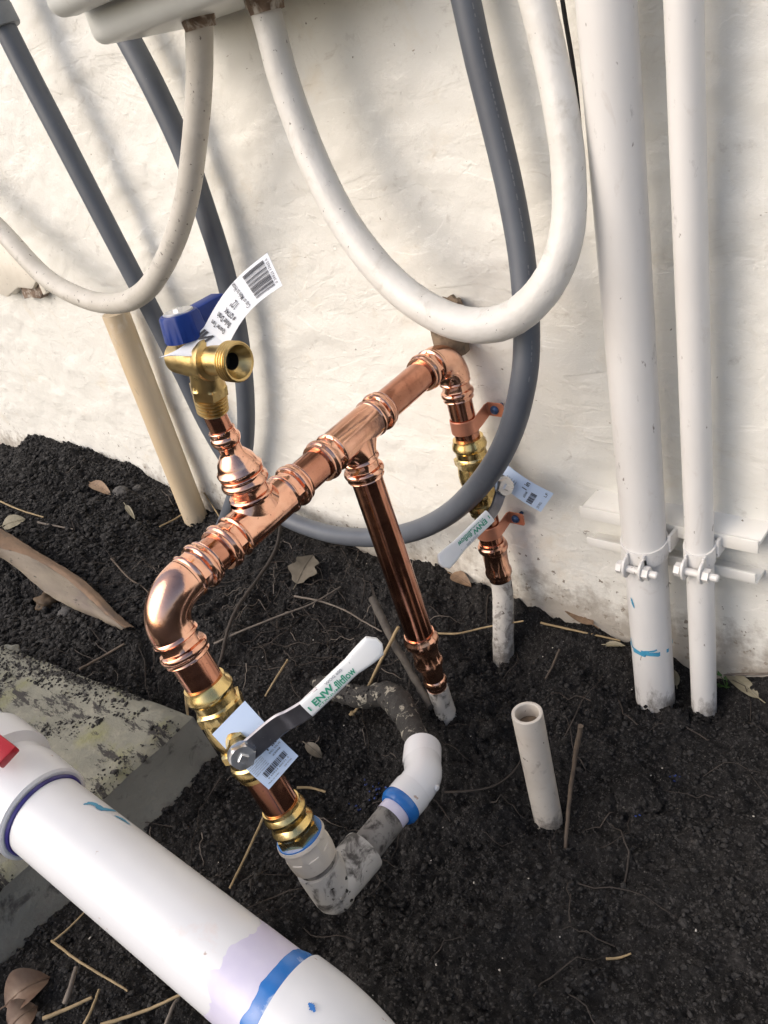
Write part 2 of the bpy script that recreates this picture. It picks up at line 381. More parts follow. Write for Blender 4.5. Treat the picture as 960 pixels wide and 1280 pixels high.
def wall_mat():
    m, nt, bs = newmat('wall_paint')
    co = coords(nt); cs = coords(nt, (1, 1, 2.6), (0, math.radians(-8), 0))
    c = mix(nt, ramp(nt, noise(nt, co, 3.2, 6, 0.6), [(0.3, 0.0), (0.7, 1.0)]), (0.82, 0.808, 0.748), (0.775, 0.765, 0.715))
    c = mix(nt, ramp(nt, noise(nt, co, 14, 7, 0.65, 0.4), [(0.58, 0.0), (0.8, 1.0)]), c, (0.74, 0.68, 0.57))
    c = mix(nt, ramp(nt, noise(nt, cs, 26, 8, 0.7, 1.0), [(0.62, 0.0), (0.72, 0.55)]), c, (0.56, 0.52, 0.46))
    # dark flecks and splashes, denser low down where soil spatters the paint
    sp = noise(nt, co, 105, 3, 0.6)
    geo = N(nt, "ShaderNodeNewGeometry"); sx = N(nt, "ShaderNodeSeparateXYZ")
    nt.links.new(geo.outputs["Position"], sx.inputs[0])
    hi = N(nt, "ShaderNodeMapRange"); hi.inputs[1].default_value = 0.03; hi.inputs[2].default_value = 0.20
    hi.inputs[3].default_value = 0.135; hi.inputs[4].default_value = 0.0
    nt.links.new(sx.outputs[2], hi.inputs[0])
    ad = N(nt, "ShaderNodeMath", operation='ADD'); nt.links.new(sp, ad.inputs[0]); nt.links.new(hi.outputs[0], ad.inputs[1])
    c = mix(nt, ramp(nt, ad.outputs[0], [(0.725, 0.0), (0.76, 0.85)]), c, (0.16, 0.12, 0.085))
    # grime close to the soil line
    gr = N(nt, "ShaderNodeMapRange"); gr.inputs[1].default_value = 0.035; gr.inputs[2].default_value = 0.11
    gr.inputs[3].default_value = 0.42; gr.inputs[4].default_value = 0.0
    nt.links.new(sx.outputs[2], gr.inputs[0])
    g2 = N(nt, "ShaderNodeMath", operation='ADD'); nt.links.new(gr.outputs[0], g2.inputs[0]); nt.links.new(noise(nt, co, 40, 8, 0.7), g2.inputs[1])
    c = mix(nt, ramp(nt, g2.outputs[0], [(0.60, 0.0), (0.85, 0.8)]), c, (0.34, 0.30, 0.25))
    scr = noise(nt, coords(nt, (1, 1, 3.2), (0, .6, 0)), 58, 3, 0.6, 0.4)
    c = mix(nt, ramp(nt, scr, [(0.715, 0.0), (0.74, 0.8)]), c, (0.30, 0.24, 0.18))
    c = mix(nt, ramp(nt, crack_f(nt), [(0.495, 0.0), (0.4988, 0.10), (0.5012, 0.10), (0.505, 0.0)]), c, (0.45, 0.40, 0.33))
    nt.links.new(c, bs.inputs["Base Color"])
    bs.inputs["Roughness"].default_value = 0.5
    edge1 = ramp(nt, noise(nt, cs, 7, 4, 0.5, 0.9), [(0.47, 0.0), (0.495, 1.0), (0.60, 1.0), (0.75, 0.2)])
    edge2 = ramp(nt, noise(nt, co, 17, 5, 0.55, 0.5), [(0.55, 0.0), (0.575, 1.0)])
    pits = ramp(nt, noise(nt, co, 75, 2, 0.5), [(0.27, 0.0), (0.32, 1.0)])
    crack = ramp(nt, crack_f(nt), [(0.492, 1.0), (0.4985, 0.0), (0.5015, 0.0), (0.508, 1.0)])
    bump(nt, bs, [(noise(nt, co, 22, 9, 0.66, 0.2), 0.42, 0.007), (edge1, 0.22, 0.0018), (edge2, 0.16, 0.0012), (pits, 0.35, 0.0012), (crack, 0.12, 0.0006), (noise(nt, co, 260, 6, 0.65), 0.35, 0.0012)])
    return m
MAT['wall'] = wall_mat()

def slab_mat():
    m, nt, bs = newmat('old_concrete')
    co = coords(nt); cs = coords(nt, (1.0, 3.2, 1), (0, 0, math.radians(40)))
    c = mix(nt, ramp(nt, noise(nt, co, 11, 7, 0.65), [(0.35, 0.0), (0.65, 1.0)]), (0.23, 0.225, 0.18), (0.15, 0.15, 0.125))
    c = mix(nt, ramp(nt, noise(nt, co, 60, 6, 0.7), [(0.5, 0.0), (0.7, 0.6)]), c, (0.29, 0.275, 0.22))
    c = mix(nt, ramp(nt, noise(nt, co, 20, 6, 0.6), [(0.56, 0.0), (0.72, 0.8)]), c, (0.20, 0.20, 0.09))
    c = mix(nt, ramp(nt, noise(nt, cs, 13, 12, 0.78, 0.0), [(0.525, 0.0), (0.56, 1.0)]), c, (0.035, 0.032, 0.03))
    nt.links.new(c, bs.inputs["Base Color"])
    bs.inputs["Roughness"].default_value = 0.85
    bump(nt, bs, [(noise(nt, co, 60, 8, 0.7), 0.6, 0.004), (noise(nt, co, 400, 4, 0.7), 0.4, 0.001)])
    return m
MAT['slab'] = slab_mat()
MAT['slab_side'] = simple('slab_side', (0.235, 0.235, 0.205), (0.16, 0.16, 0.14), 14, 0.8, mud=(-.03, .045), dirt=(30, 0.55, 0.64, (0.07, 0.066, 0.06)), bumps=((45, 0.5, 0.004), (300, 0.4, 0.0015)), detail=9)

# ------------------------------------------------------------------ ground
def W(px, py, z):
    p = at(px, py, z=z); return (p.x, p.y, z)
CTRL = [(-2.3, 0, -.03), (-1.95, 0, .0), (-1.75, 0.0, .045), (-1.58, 0, .098), (-1.42, 0, .102), (-1.3, 0, .09), (-1.15, 0, .062), (-1.0, 0, .045), (-.8, 0, .058),
        (-.6, 0, .055), (-.52, 0, .05), (-.46, 0.0, .040), (-.38, 0, .036), (-.3, 0, .037), (-.18, 0, .044), (0, 0, .04), (.2, 0, .03),
        (-1.45, -.09, .085), (-1.2, -.1, .07), (-1.65, -.12, .05), (-2.2, -.3, .02), (-.6, -.04, .05),
        (-.277, -.05, -.006), (-.23, -.045, .0), (-.36, -.05, .01), (-.457, -.062, -.03), (-.4, -.09, -.012), (-.52, -.09, .02),
        W(245, 655, .03), W(100, 680, .06), W(20, 760, .04), W(150, 778, .06), W(300, 760, .045), W(400, 740, .04), W(350, 850, .03), W(440, 790, .025),
        W(600, 800, .01), W(552, 895, .012), W(480, 905, -.022), W(430, 1000, -.040), W(470, 960, -.040), W(520, 1085, -.034), W(420, 1180, -.022), W(345, 1070, -.006), W(590, 1010, -.020),
        W(240, 950, .012), W(205, 1010, .006), W(110, 1150, .004), W(300, 1150, .0), W(685, 1020, -.02), W(800, 920, -.005), W(880, 900, -.003), W(950, 900, .002),
        W(800, 1000, 0), W(900, 1100, 0), W(700, 1150, -.01), W(560, 1230, -.005), W(960, 1280, 0), W(200, 1270, .01), W(60, 1250, .012),
        W(480, 1280, 0), W(700, 1280, 0), (-1.2, -.6, .03), (-.6, -1.0, .0), (0, -.6, .0), (.5, -.3, 0), (-.9, -.34, .05), (-1.5, -.5, .03)]
CT = np.array(CTRL)

def ground_h(x, y, detail=True):
    x = np.atleast_1d(np.asarray(x, float)); y = np.atleast_1d(np.asarray(y, float))
    num = np.zeros_like(x); den = np.zeros_like(x)
    for cx, cy, cz in CT:
        d2 = (x - cx) ** 2 + (y - cy) ** 2 + 0.0009
        wgt = d2 ** -1.9
        num += wgt * cz; den += wgt
    h = num / den
    far = np.clip((np.hypot(x + .6, y + .2) - 1.6) / 1.5, 0, 1)
    h = h * (1 - far)
    if detail:
        rough = 0.45 + 0.75 * np.clip(fbm(x * 5, y * 5, 3, 5) * 2.2 + 0.5, 0, 1)
        rough = rough * np.where((x > -0.40) & (y < -0.20), 0.85, 1.0) * (1 - 0.8 * far)
        wx = x + 0.012 * fbm(x * 30, y * 30, 2, 70); wy = y + 0.012 * fbm(x * 30, y * 30, 2, 80)
        lump = (0.55 - worley(wx / 0.034, wy / 0.034, 3)) * 0.011 + (0.5 - worley(wx / 0.014, wy / 0.014, 9)) * 0.0065 + (0.5 - worley(x / 0.0065, y / 0.0065, 19)) * 0.0036
        h = h + rough * (fbm(x * 9, y * 9, 4, 21) * 0.024 + fbm(x * 34, y * 34, 3, 25, .6) * 0.018 + lump * 1.1) + (np.abs(fbm(x * 75, y * 75, 3, 35, .6)) * -0.012 + fbm(x * 150, y * 150, 3, 31, .75) * 0.0085) * rough
    return h

def gh(x, y): return float(ground_h([x], [y])[0])

def hit(px, py):
    """where the line of sight of a photo pixel meets the soil"""
    r = ray(px, py)
    t = np.linspace(0.25, 1.9, 700) / FPX
    X = CAM.x + r.x * t; Y = CAM.y + r.y * t; Zz = CAM.z + r.z * t
    k = np.argmax(Zz < ground_h(X, Y))
    return Vector((X[k], Y[k], gh(X[k], Y[k])))

def axis(fine0, fine1, step, lo, hi):
    return np.concatenate([lo, np.arange(fine0, fine1, step), hi])
gx = np.concatenate([[-60, -20, -8, -4, -3, -2.6], np.arange(-2.3, -1.0, .005), np.arange(-1.0, .02, .0018), np.arange(.03, .4, .02), [.6, 1, 2, 5, 20, 60]])
gy = np.concatenate([[-60, -20, -8, -4, -2, -1.4, -1.1, -.95, -.85], np.arange(-.78, -.62, .01), np.arange(-.62, .012, .0018), [.02, .05]])
GX, GY = np.meshgrid(gx, gy)
GZ = ground_h(GX.ravel(), GY.ravel())
nx, ny = len(gx), len(gy)
gv = np.column_stack([GX.ravel(), GY.ravel(), GZ])
ii = (np.arange(ny - 1)[:, None] * nx + np.arange(nx - 1)[None, :]).ravel()
gf = np.column_stack([ii, ii + 1, ii + 1 + nx, ii + nx])
def np_mesh(name, v, f, mat, smooth=True):
    me = bpy.data.meshes.new(name)
    k = f.shape[1]
    me.vertices.add(len(v)); me.vertices.foreach_set("co", v.astype(np.float32).ravel())
    me.loops.add(f.size); me.loops.foreach_set("vertex_index", f.astype(np.int32).ravel())
    me.polygons.add(len(f)); me.polygons.foreach_set("loop_start", np.arange(0, f.size, k, dtype=np.int32))
    me.update(calc_edges=True); me.validate()
    if smooth: me.shade_smooth()
    me.materials.append(mat)
    o = bpy.data.objects.new(name, me); COL.objects.link(o)
    return o
tag(np_mesh('ground', gv, gf, MAT['soil']), kind='structure')

# ------------------------------------------------------------------ wall: lumpy painted plaster, one thick slab
def wall_d(x, z):
    d = fbm(x * 4.5, z * 4.5, 3, 101) * 0.008 + fbm(x * 16, z * 20, 4, 111) * 0.0035
    d = d + np.clip(fbm(x * 9 + z * 3, z * 24 - x * 5, 4, 121), 0, 1) * 0.007 + fbm(x * 70, z * 90, 3, 131) * 0.0012
    return -d                                    # towards the viewer when d > 0
wx = np.concatenate([[-6, -4, -3, -2.7], np.arange(-2.5, .12, .0042), [.2, .4, .8, 1.5, 3, 6]])
wz = np.concatenate([[-.3, -.12], np.arange(-.06, .92, .0042), [1.0, 1.15, 1.4, 1.8, 2.4, 3.0]])
WX, WZ = np.meshgrid(wx, wz)
WY = wall_d(WX.ravel(), WZ.ravel())
v = np.column_stack([WX.ravel(), WY, WZ.ravel()])
nx, ny = len(wx), len(wz)
ii = (np.arange(ny - 1)[:, None] * nx + np.arange(nx - 1)[None, :]).ravel()
f = np.column_stack([ii, ii + 1, ii + 1 + nx, ii + nx])
b0 = len(v)
v = np.vstack([v, [(-6, .22, -.3), (6, .22, -.3), (6, .22, 3), (-6, .22, 3)]])
c00, c10, c01, c11 = 0, nx - 1, (ny - 1) * nx, ny * nx - 1
f = np.vstack([f, [(b0 + 1, b0, b0 + 3, b0 + 2), (c01, c11, b0 + 2, b0 + 3), (c00, c01, b0 + 3, b0), (c11, c10, b0 + 1, b0 + 2)]])
tag(np_mesh('wall', v, f, MAT['wall']), 'rough plastered masonry wall painted cream white behind all the pipes', 'wall')

# ------------------------------------------------------------------ concrete slab, lower left
def grid_face(mb, f3, nu, nv):
    vs = [f3(i / nu, j / nv) for j in range(nv + 1) for i in range(nu + 1)]
    fs = [(j * (nu + 1) + i, j * (nu + 1) + i + 1, (j + 1) * (nu + 1) + i + 1, (j + 1) * (nu + 1) + i) for j in range(nv) for i in range(nu)]
    mb.add(vs, fs)
SLZ = 0.068
def slab_edge(t):                                # front right edge, from the wall end to the near end
    y = -0.335 - t * 0.75
    return Vector((-0.655 + 0.02 * t + 0.006 * float(fbm(np.array([t * 14.]), np.array([3.3]), 3, 41)[0]), y, 0))
def slab_top(s, t):
    e = slab_edge(t)
    yb = -0.10 * s * (1 - t)
    x = e.x - s * 0.75; y = e.y + yb - 0.0
    n = float(fbm(np.array([x * 22]), np.array([y * 22]), 4, 51)[0])
    edge = min(s / 0.012, t / 0.02, 1.0)
    return Vector((x, y, SLZ + n * 0.010 - (1 - edge) ** 2 * 0.008))
def slab_side(s, t):
    e = slab_edge(t); top = slab_top(0, t)
    n = float(fbm(np.array([e.y * 20]), np.array([s * 4.]), 3, 61)[0])
    return Vector((top.x + 0.034 * s + n * 0.008 * s, top.y, top.z - s * 0.10 - .002 * math.sin(min(1, s * 6) * 1.57)))
def slab_back(s, t):
    top = slab_top(s, 0)
    return Vector((top.x, top.y + 0.004 * t, top.z - t * 0.12))
slab = bpy.data.objects.new('concrete_slab', None); COL.objects.link(slab); slab.location = (-0.9, -0.6, 0)
tag(slab, 'broken mossy concrete slab edge half covered with dirt, lower left', 'concrete slab')
mb = MB(); grid_face(mb, slab_top, 70, 70); mb.build('top_face', MAT['slab'], slab, ang=60)
mb = MB(); grid_face(mb, slab_side, 8, 80); grid_face(mb, slab_back, 60, 8); mb.build('broken_edge', MAT['slab_side'], slab, ang=60)

# ------------------------------------------------------------------ copper manifold
PR = 0.0138                                     # pipe radius
E1 = at(560, 440, y=-.035)                      # where the run meets the riser at the wall
RU = (at(251, 708, Z=.555) - E1).normalized()   # the run, wall to viewer, sagging a little
def press_end(k=1.0, hexa=True):
    """press fitting end, inner side first: (distance, radius) in metres, 22 mm long"""
    h = -6 if hexa else 0
    p = [(0.000, .0157), (0.0018, .0157), (0.0026, .0165), (0.0042, .0168), (0.0052, .0160), (0.0058, .0153, h), (0.0080, .0152, h), (0.0112, .0152, h), (0.0122, .0156, h),
         (0.0130, .0168), (0.0142, .0176), (0.0158, .0178), (0.0174, .0174), (0.0184, .0163), (0.0190, .0160), (0.0206, .0161), (0.0213, .0165), (0.0219, .0162), (0.0220, PR + .0001)]
    return [(q[0] * k, q[1] * k) + tuple(q[2:]) for q in p]
PL = 0.0220

def shift(p, t0, sgn=1): return [(t0 + sgn * q[0],) + tuple(q[1:]) for q in p]

man = thing('copper_manifold', 'shiny copper pipe manifold with press fittings, hose tap and two lever valves', 'pipe manifold', (E1.x, -0.19, 0.0))
Y_ = Vector((0, 1, 0)); Z_ = Vector((0, 0, 1)); X_ = Vector((1, 0, 0))
def run(s_): return E1 + RU * s_
def on_plane(px, py, s_):
    """point seen at a pixel in the plane square to the run at run(s_)"""
    r = ray(px, py); return CAM + r * ((run(s_) - CAM).dot(RU) / r.dot(RU))

def pipe(A, B, name='pipe', r=PR, mat='copper_pipe', parent=None, seg=32):
    d = B - A; n = d.length
    return MB().lathe(A, d, [(0, r), (n * .5, r), (n, r)], seg).build(name, MAT[mat], parent or man)

def tee(sc, half, bdir, blen):
    mb = MB()
    inner = half - PL
    prof = [(-inner - q[0],) + tuple(q[1:]) for q in press_end()][::-1] + [(0, .0158)] + shift(press_end(), inner)
    mb.lathe(run(sc), RU, prof, 44, False, False)
    # branch: flared along the run only, so that the saddle dies into it
    bdir = bdir.normalized(); al = (RU - bdir * RU.dot(bdir)).normalized(); ac = bdir.cross(al)
    rings = []
    neck = blen - PL
    for t, fl in ((0, .013), (.006, .0115), (.0105, .0085), (.0135, .0055), (.0165, .0028), (.0195, .0010), (max(neck, .021), 0)):
        if t > neck + .004: continue
        rings.append([run(sc) + bdir * t + al * math.cos(a) * (.0152 + fl) + ac * math.sin(a) * .0152 for a in [2 * math.pi * i / 44 for i in range(44)]])
    mb.ring_strip(rings, False, False)
    mb.lathe(run(sc), bdir, shift(press_end(), neck), 44, False, False)
    return mb.build('tee', MAT['copper_fitting'], man)

DP0 = at(246, 838, Z=.556)                       # the front down pipe leans to the right
DP1 = at(354, 1011, Z=.600)
dv = (DP1 - DP0).normalized(); DK = (DP1 - DP0).length / .1328
def dp(t): return DP0 + dv * (t * DK)

def elbow(P0, d0, P3, d3, cup0=True, cup3=True):
    """bend from P0 (heading d0) to P3 (heading d3), a press cup outside each end"""
    mb = MB()
    L = (P3 - P0).length * 0.40
    pts = []
    for i in range(21):
        t = i / 20
        a, b, c, d = P0, P0 + d0 * L, P3 - d3 * L, P3
        pts.append(a * (1 - t) ** 3 + b * 3 * t * (1 - t) ** 2 + c * 3 * t * t * (1 - t) + d * t ** 3)
    mb.tube(pts, .0157, 44, cap=False)
    if cup0: mb.lathe(P0, -d0, press_end(), 40, False, False)
    if cup3: mb.lathe(P3, d3, press_end(), 40, False, False)
    return mb.build('elbow', MAT['copper_fitting'], man)

RB = Vector((-0.4545, -0.035, 0.1201))          # a point low on the riser
rv = (RB - E1).normalized()
def rs(z):                                       # riser axis at height z
    return E1 + rv * ((z - E1.z) / rv.z)
RPR = .0126                                      # the riser is a little slimmer
def slim(prof, k): return [(q[0], q[1] * k) + tuple(q[2:]) for q in prof]

# elbows, tees and the run between them
e1 = elbow(run(.026), -RU, rs(0.334), rv, True, False)
MB().lathe(rs(.3345), rv, slim(press_end(), .92), 44, False, False).build('press_collar', MAT['copper_fitting'], man)
elbow(run(.3485), RU, dp(-0.034), dv)
S2, S1 = .1545, .2705
md = (on_plane(530, 810, S2 + .002) - run(S2)).normalized()
tee(S2, .0455, md, .0410)
bd = (on_plane(267, 515, S1) - run(S1)).normalized()
tee(S1, .0455, bd, .0370)
pipe(run(.040), run(.112)); pipe(run(.197), run(.228)); pipe(run(.312), run(.330))
# hose tap branch: reducing coupling, short pipe
bp = lambda t: run(S1) + bd * t
MB().lathe(bp(0.034), bd, [(0, .0136), (.0025, .0150), (.0032, .0156), (.0050, .0170), (.0072, .0172), (.0090, .0160), (.0100, .0150), (.0120, .0146), (.0150, .0136), (.0185, .0108), (.0200, .0096), (.0215, .0092, -6), (.0265, .0091, -6), (.0280, .0092),
     (.0295, .0103), (.0320, .0109), (.0340, .0106), (.0352, .0095), (.0385, .0094), (.0390, .0097), (.0394, .0094), (.0394, .0082)], 40, False, False).build('reducing_coupling', MAT['copper_fitting'], man)
pipe(bp(0.070), bp(0.0915), r=.0081)
# middle drop
mp = lambda t: run(S2) + md * t
pipe(mp(0.036), mp(0.236))
MB().lathe(mp(0.222), md, [(0, PR + .0001), (0.0, .0150), (0.003, .0154), (0.005, .0168), (0.008, .0174), (0.011, .0170), (0.0125, .0152), (0.018, .0148, -6), (0.023, .0142, -6), (0.026, .0134), (0.033, .0130),
     (0.035, .0142), (0.038, .0147), (0.041, .0142), (0.043, .0124, -6), (0.052, .0118, -6), (0.055, .0108), (0.060, .0106), (0.062, .0119), (0.065, .0123), (0.068, .0119), (0.070, .0104), (0.077, .0102), (0.077, .008)], 40, False, True).build('reducing_coupling', MAT['copper_fitting'], man)
# riser down the wall
pipe(rs(0.320), rs(0.262), r=RPR); pipe(rs(0.186), rs(0.132), r=RPR)
MB().lathe(rs(0.145), rv, [(0, RPR + .0002), (0, .0140), (0.003, .0142), (0.0045, .0160), (0.007, .0165), (0.0095, .0160), (0.011, .0144), (0.017, .0141, -6), (0.026, .0138, -6), (0.030, .0134),
     (0.034, .0134), (0.037, .0144), (0.040, .0148), (0.043, .0142), (0.045, .0126), (0.050, .0122), (0.050, .010)], 40, False, True).build('reducing_coupling', MAT['copper_fitting'], man)
# front down pipe
pipe(dp(-0.018), dp(0.014)); pipe(dp(0.086), dp(0.134))
MB().lathe(dp(0.128), dv, [(0, PR + .0002), (0, .0152), (0.003, .0154), (0.005, .0168), (0.0070, .0173), (0.009, .0168), (0.0105, .0157), (0.015, .0155, -6), (0.0175, .0162), (0.0195, .0172), (0.0215, .0170), (0.0235, .0162), (0.0237, .0178, 6), (0.031, .0178, 6), (0.032, .0164), (0.038, .0158)], 42, False, True).build('threaded_adapter', MAT['brass'], man, ang=24)

def strap_path(mb, pts, nrm, width, th):
    """flat bar through pts; nrm: flat-side normals"""
    rings = []
    for i, p in enumerate(pts):
        a = pts[max(0, i - 1)]; b = pts[min(len(pts) - 1, i + 1)]
        tg = (b - a).normalized(); n = nrm[i] if isinstance(nrm, list) else nrm
        n = (n - tg * n.dot(tg)).normalized(); sd_ = tg.cross(n).normalized()
        wd = width[i] if isinstance(width, list) else width
        tt = th[i] if isinstance(th, list) else th
        c = min(tt * 0.45, 0.0012)
        hw, ht = wd / 2, tt / 2
        rings.append([p + sd_ * q[0] + n * q[1] for q in ((-hw + c, -ht), (hw - c, -ht), (hw, -ht + c), (hw, ht - c), (hw - c, ht), (-hw + c, ht), (-hw, ht - c), (-hw, -ht + c))])
    mb.ring_strip(rings, True, True)

def text_mesh(txt, size=1.0, bold=0.0):
    cu = bpy.data.curves.new('t', 'FONT'); cu.body = txt; cu.size = size; cu.align_x = 'LEFT'; cu.resolution_u = 2
    cu.offset = bold
    o = bpy.data.objects.new('t', cu); COL.objects.link(o)
    me = bpy.data.meshes.new_from_object(o.evaluated_get(bpy.context.evaluated_depsgraph_get()))
    vs = [(q.co.x, q.co.y) for q in me.vertices]; fs = [tuple(p.vertices) for p in me.polygons]
    bpy.data.objects.remove(o); bpy.data.curves.remove(cu); bpy.data.meshes.remove(me)
    return vs, fs

def put_text(mb, fn, txt, s0, t0, s1, t1, bold=0.0, fit=True):
    """lay txt in the box (s0,t0)-(s1,t1) of the patch fn(s, t) -> point; t grows downwards"""
    vs, fs = text_mesh(txt, 1.0, bold)
    if not vs: return
    xs = [q[0] for q in vs]; ys = [q[1] for q in vs]
    x0, x1, y0, y1 = min(xs), max(xs), min(ys), max(ys)
    mb.add([fn(s0 + (s1 - s0) * (q[0] - x0) / (x1 - x0), t1 - (t1 - t0) * (q[1] - y0) / (y1 - y0)) for q in vs], fs)

def put_bars(mb, fn, s0, t0, s1, t1, n, seed):
    rnd = random.Random(seed); s = s0; un = (s1 - s0) / (n * 2.1)
    while s < s1 - un:
        wd = un * rnd.choice((.6, .6, 1, 1.6, 2.2))
        e = min(s + wd, s1); st = 6
        vs = []; fs = []
        for q in range(st + 1):
            t = t0 + (t1 - t0) * q / st
            vs += [fn(s, t), fn(e, t)]
        for q in range(st): fs.append((2 * q, 2 * q + 1, 2 * q + 3, 2 * q + 2))
        mb.add(vs, fs)
        s = e + un * rnd.choice((.7, 1, 1.5))

def ball_valve(axis_at, dax, t0, t1, stem, stem_len, lever, grip, wide=1.0):
    """brass body between t0 and t1 along the pipe, steel lever through `lever` points, white sleeve through `grip` points"""
    L = t1 - t0
    vr = .97
    q = [(0, .0128), (0, .0160), (.03, .0163), (.06, .0178), (.10, .0184), (.13, .0176), (.15, .0162), (.22, .0160), (.235, .0168), (.245, .0200, 6), (.325, .0200, 6), (.340, .0172), (.36, .0176), (.44, .0186),
         (.52, .0188), (.58, .0180), (.63, .0166), (.655, .0164), (.665, .0196, 6), (.735, .0196, 6), (.75, .0164), (.83, .0160), (.85, .0174), (.89, .0182), (.93, .0176), (.96, .0162), (1, .0160), (1, .0128)]
    body = MB().lathe(axis_at(t0), dax, [(a[0] * L, a[1] * vr) + tuple(a[2:]) for a in q], 48, False, False)
    c = axis_at((t0 + t1) / 2)
    body.lathe(c, stem, [(0, .0105), (.021, .0105), (.0225, .0092), (.027, .0088, 6), (.030, .0086, 6)], 30, False, True)
    vb = body.build('ball_valve', MAT['brass'], man, ang=24)
    MB().lathe(c, stem, [(.024, .0050), (stem_len + .0045, .0050), (stem_len + .0050, .0040, 4), (stem_len + .0085, .0040, 4), (stem_len + .0090, .0034, 4)], 24, True, True).build('stem', MAT['steel'], vb)
    MB().lathe(c, stem, [(stem_len + .0010, .0080), (stem_len + .0012, .0098), (stem_len + .0018, .0098), (stem_len + .0020, .0094, 6), (stem_len + .0062, .0094, 6), (stem_len + .0072, .0082), (stem_len + .0072, .004)], 42, True, True).build('hex_nut', MAT['steel'], vb)
    lp, ln = lever
    P = catmull([tuple(p) for p in lp], 8)
    pts = [Vector(p) for p in P]
    wl = [0.0165 * wide - 0.003 * i / len(pts) for i in range(len(pts))]
    wl[0] = .010 * wide; wl[1] = .0145 * wide
    m2 = MB(); strap_path(m2, pts, ln, wl, .0026)
    m2.build('lever', MAT['steel_dark_reflection'], vb)
    gp, gn, gw = grip
    n = 16
    pts = [gp[0] + (gp[1] - gp[0]) * (i / n) for i in range(n + 1)]
    tg = (gp[1] - gp[0]).normalized()
    wds = []; ths = []
    for i in range(n + 1):
        t = i / n
        flare = max(0, (t - .62) / .38)
        wds.append(gw * (0.98 + 0.30 * math.sin(flare * math.pi * .62)) * (1 if t < .93 else math.sqrt(max(.12, 1 - ((t - .93) / .075) ** 2))))
        ths.append(.0062 * (1 if t < .95 else .72))
    n_ = (gn - tg * gn.dot(tg)).normalized(); sdv = tg.cross(n_)
    rings = []
    for i, p in enumerate(pts):
        hw, ht = wds[i] / 2, ths[i] / 2
        p = p + n_ * (0.0025 * math.sin(max(0, (i / n - .6) / .4) * 1.6))
        ring = []
        for q in range(20):
            a = 2 * math.pi * q / 20
            ca, sa = math.cos(a), math.sin(a)
            ring.append(p + sdv * hw * math.copysign(abs(ca) ** .45, ca) + n_ * ht * math.copysign(abs(sa) ** .6, sa))
        rings.append(ring)
    m3 = MB(); m3.ring_strip(rings)
    m3.build('grip', MAT['grip'], vb, ang=50)
    half = .0062 / 2 + .0004
    toward = n_ if n_.dot(CAM - gp[0]) > 0 else -n_
    up = toward.cross(tg); flip = True
    ln_ = (gp[1] - gp[0]).length
    def fn(s, t):                                # s along the sleeve, t across; read so the letters stand upright
        d = s if flip else 1 - s
        return gp[0] + tg * (ln_ * d) + up * (gw * (0.5 - t) * .86) + toward * half
    a, b = ((.10, .36) if flip else (.64, .90))
    m4 = MB(); put_text(m4, fn, "ENW", a, .30, b, .72, .03)
    put_text(m4, fn, "flltflow", a + (.28 if flip else -.27), .40, a + (.53 if flip else -.03), .88, .012)
    put_text(m4, fn, "PTRNUM", a + .02, .78, b + .04, .90, .01)
    put_text(m4, fn, "I", a - .07, .42, a - .055, .72)
    m4.build('green_print', MAT['ink_green'], vb)
    m5 = MB(); put_text(m5, fn, "WOG 600", a + (.22 if flip else -.22), .06, a + (.44 if flip else 0), .24, .01)
    put_text(m5, fn, "PN40 DN25", a + (.54 if flip else -.44), .16, a + (.72 if flip else -.26), .27)
    put_text(m5, fn, "CW617N", a + (.56 if flip else -.46), .60, a + (.74 if flip else -.28), .70)
    m5.build('grey_print', MAT['ink_grey'], vb)
    return vb

# valve on the front down pipe
xp = Vector((-dv.z, 0, dv.x))                    # across the pipe, to the right
stem1 = (xp * .9 - Y_ * .43).normalized()
C1 = dp(0.054)
tip1 = C1 + stem1 * .040
Zc = (tip1 - CAM).dot(AX @ Vector((0, 0, 1)))
view = lambda p: (CAM - p).normalized()
lev = [tip1 + (at(312, 926, Z=Zc) - at(322, 921, Z=Zc)), tip1, at(346, 908, Z=Zc - .002), at(366, 897, Z=Zc - .008), at(386, 884, Z=Zc - .014), at(404, 867, Z=Zc - .016)]
ln1 = (view(tip1) * 1.0 + (AX @ Vector((-.15, .55, 0)))).normalized()
g1 = (at(383, 886, Z=Zc - .014), at(474, 800, Z=Zc - .018))
gn1 = (view(g1[0]) + (AX @ Vector((.12, .20, 0)))).normalized()
ball_valve(dp, dv, 0.010, 0.094, stem1, .040, (lev, ln1), (g1, gn1, .0132))
# valve on the riser
rsv = lambda t: rs(0.270) + rv * t
C2 = rsv(.043)
tip2 = at(628, 606, y=-.054)
stem2 = (tip2 - C2).normalized()
Zc2 = (tip2 - CAM).dot(AX @ Vector((0, 0, 1)))
n2 = (stem2 + view(tip2) * .5).normalized()
lev2 = [at(633, 596, Z=Zc2), tip2, at(624, 622, Z=Zc2 - .001), at(618, 637, Z=Zc2 - .004), at(610, 648, Z=Zc2 - .010), at(600, 658, Z=Zc2 - .014)]
g2 = (at(612, 645, Z=Zc2 - .009), at(549, 706, Z=Zc2 - .030))
gn2 = (view(g2[0]) + (AX @ Vector((.1, .25, 0)))).normalized()
ball_valve(rsv, rv, 0.0, 0.088, stem2, (tip2 - C2).length, (lev2, n2), (g2, gn2, .0138), .78)

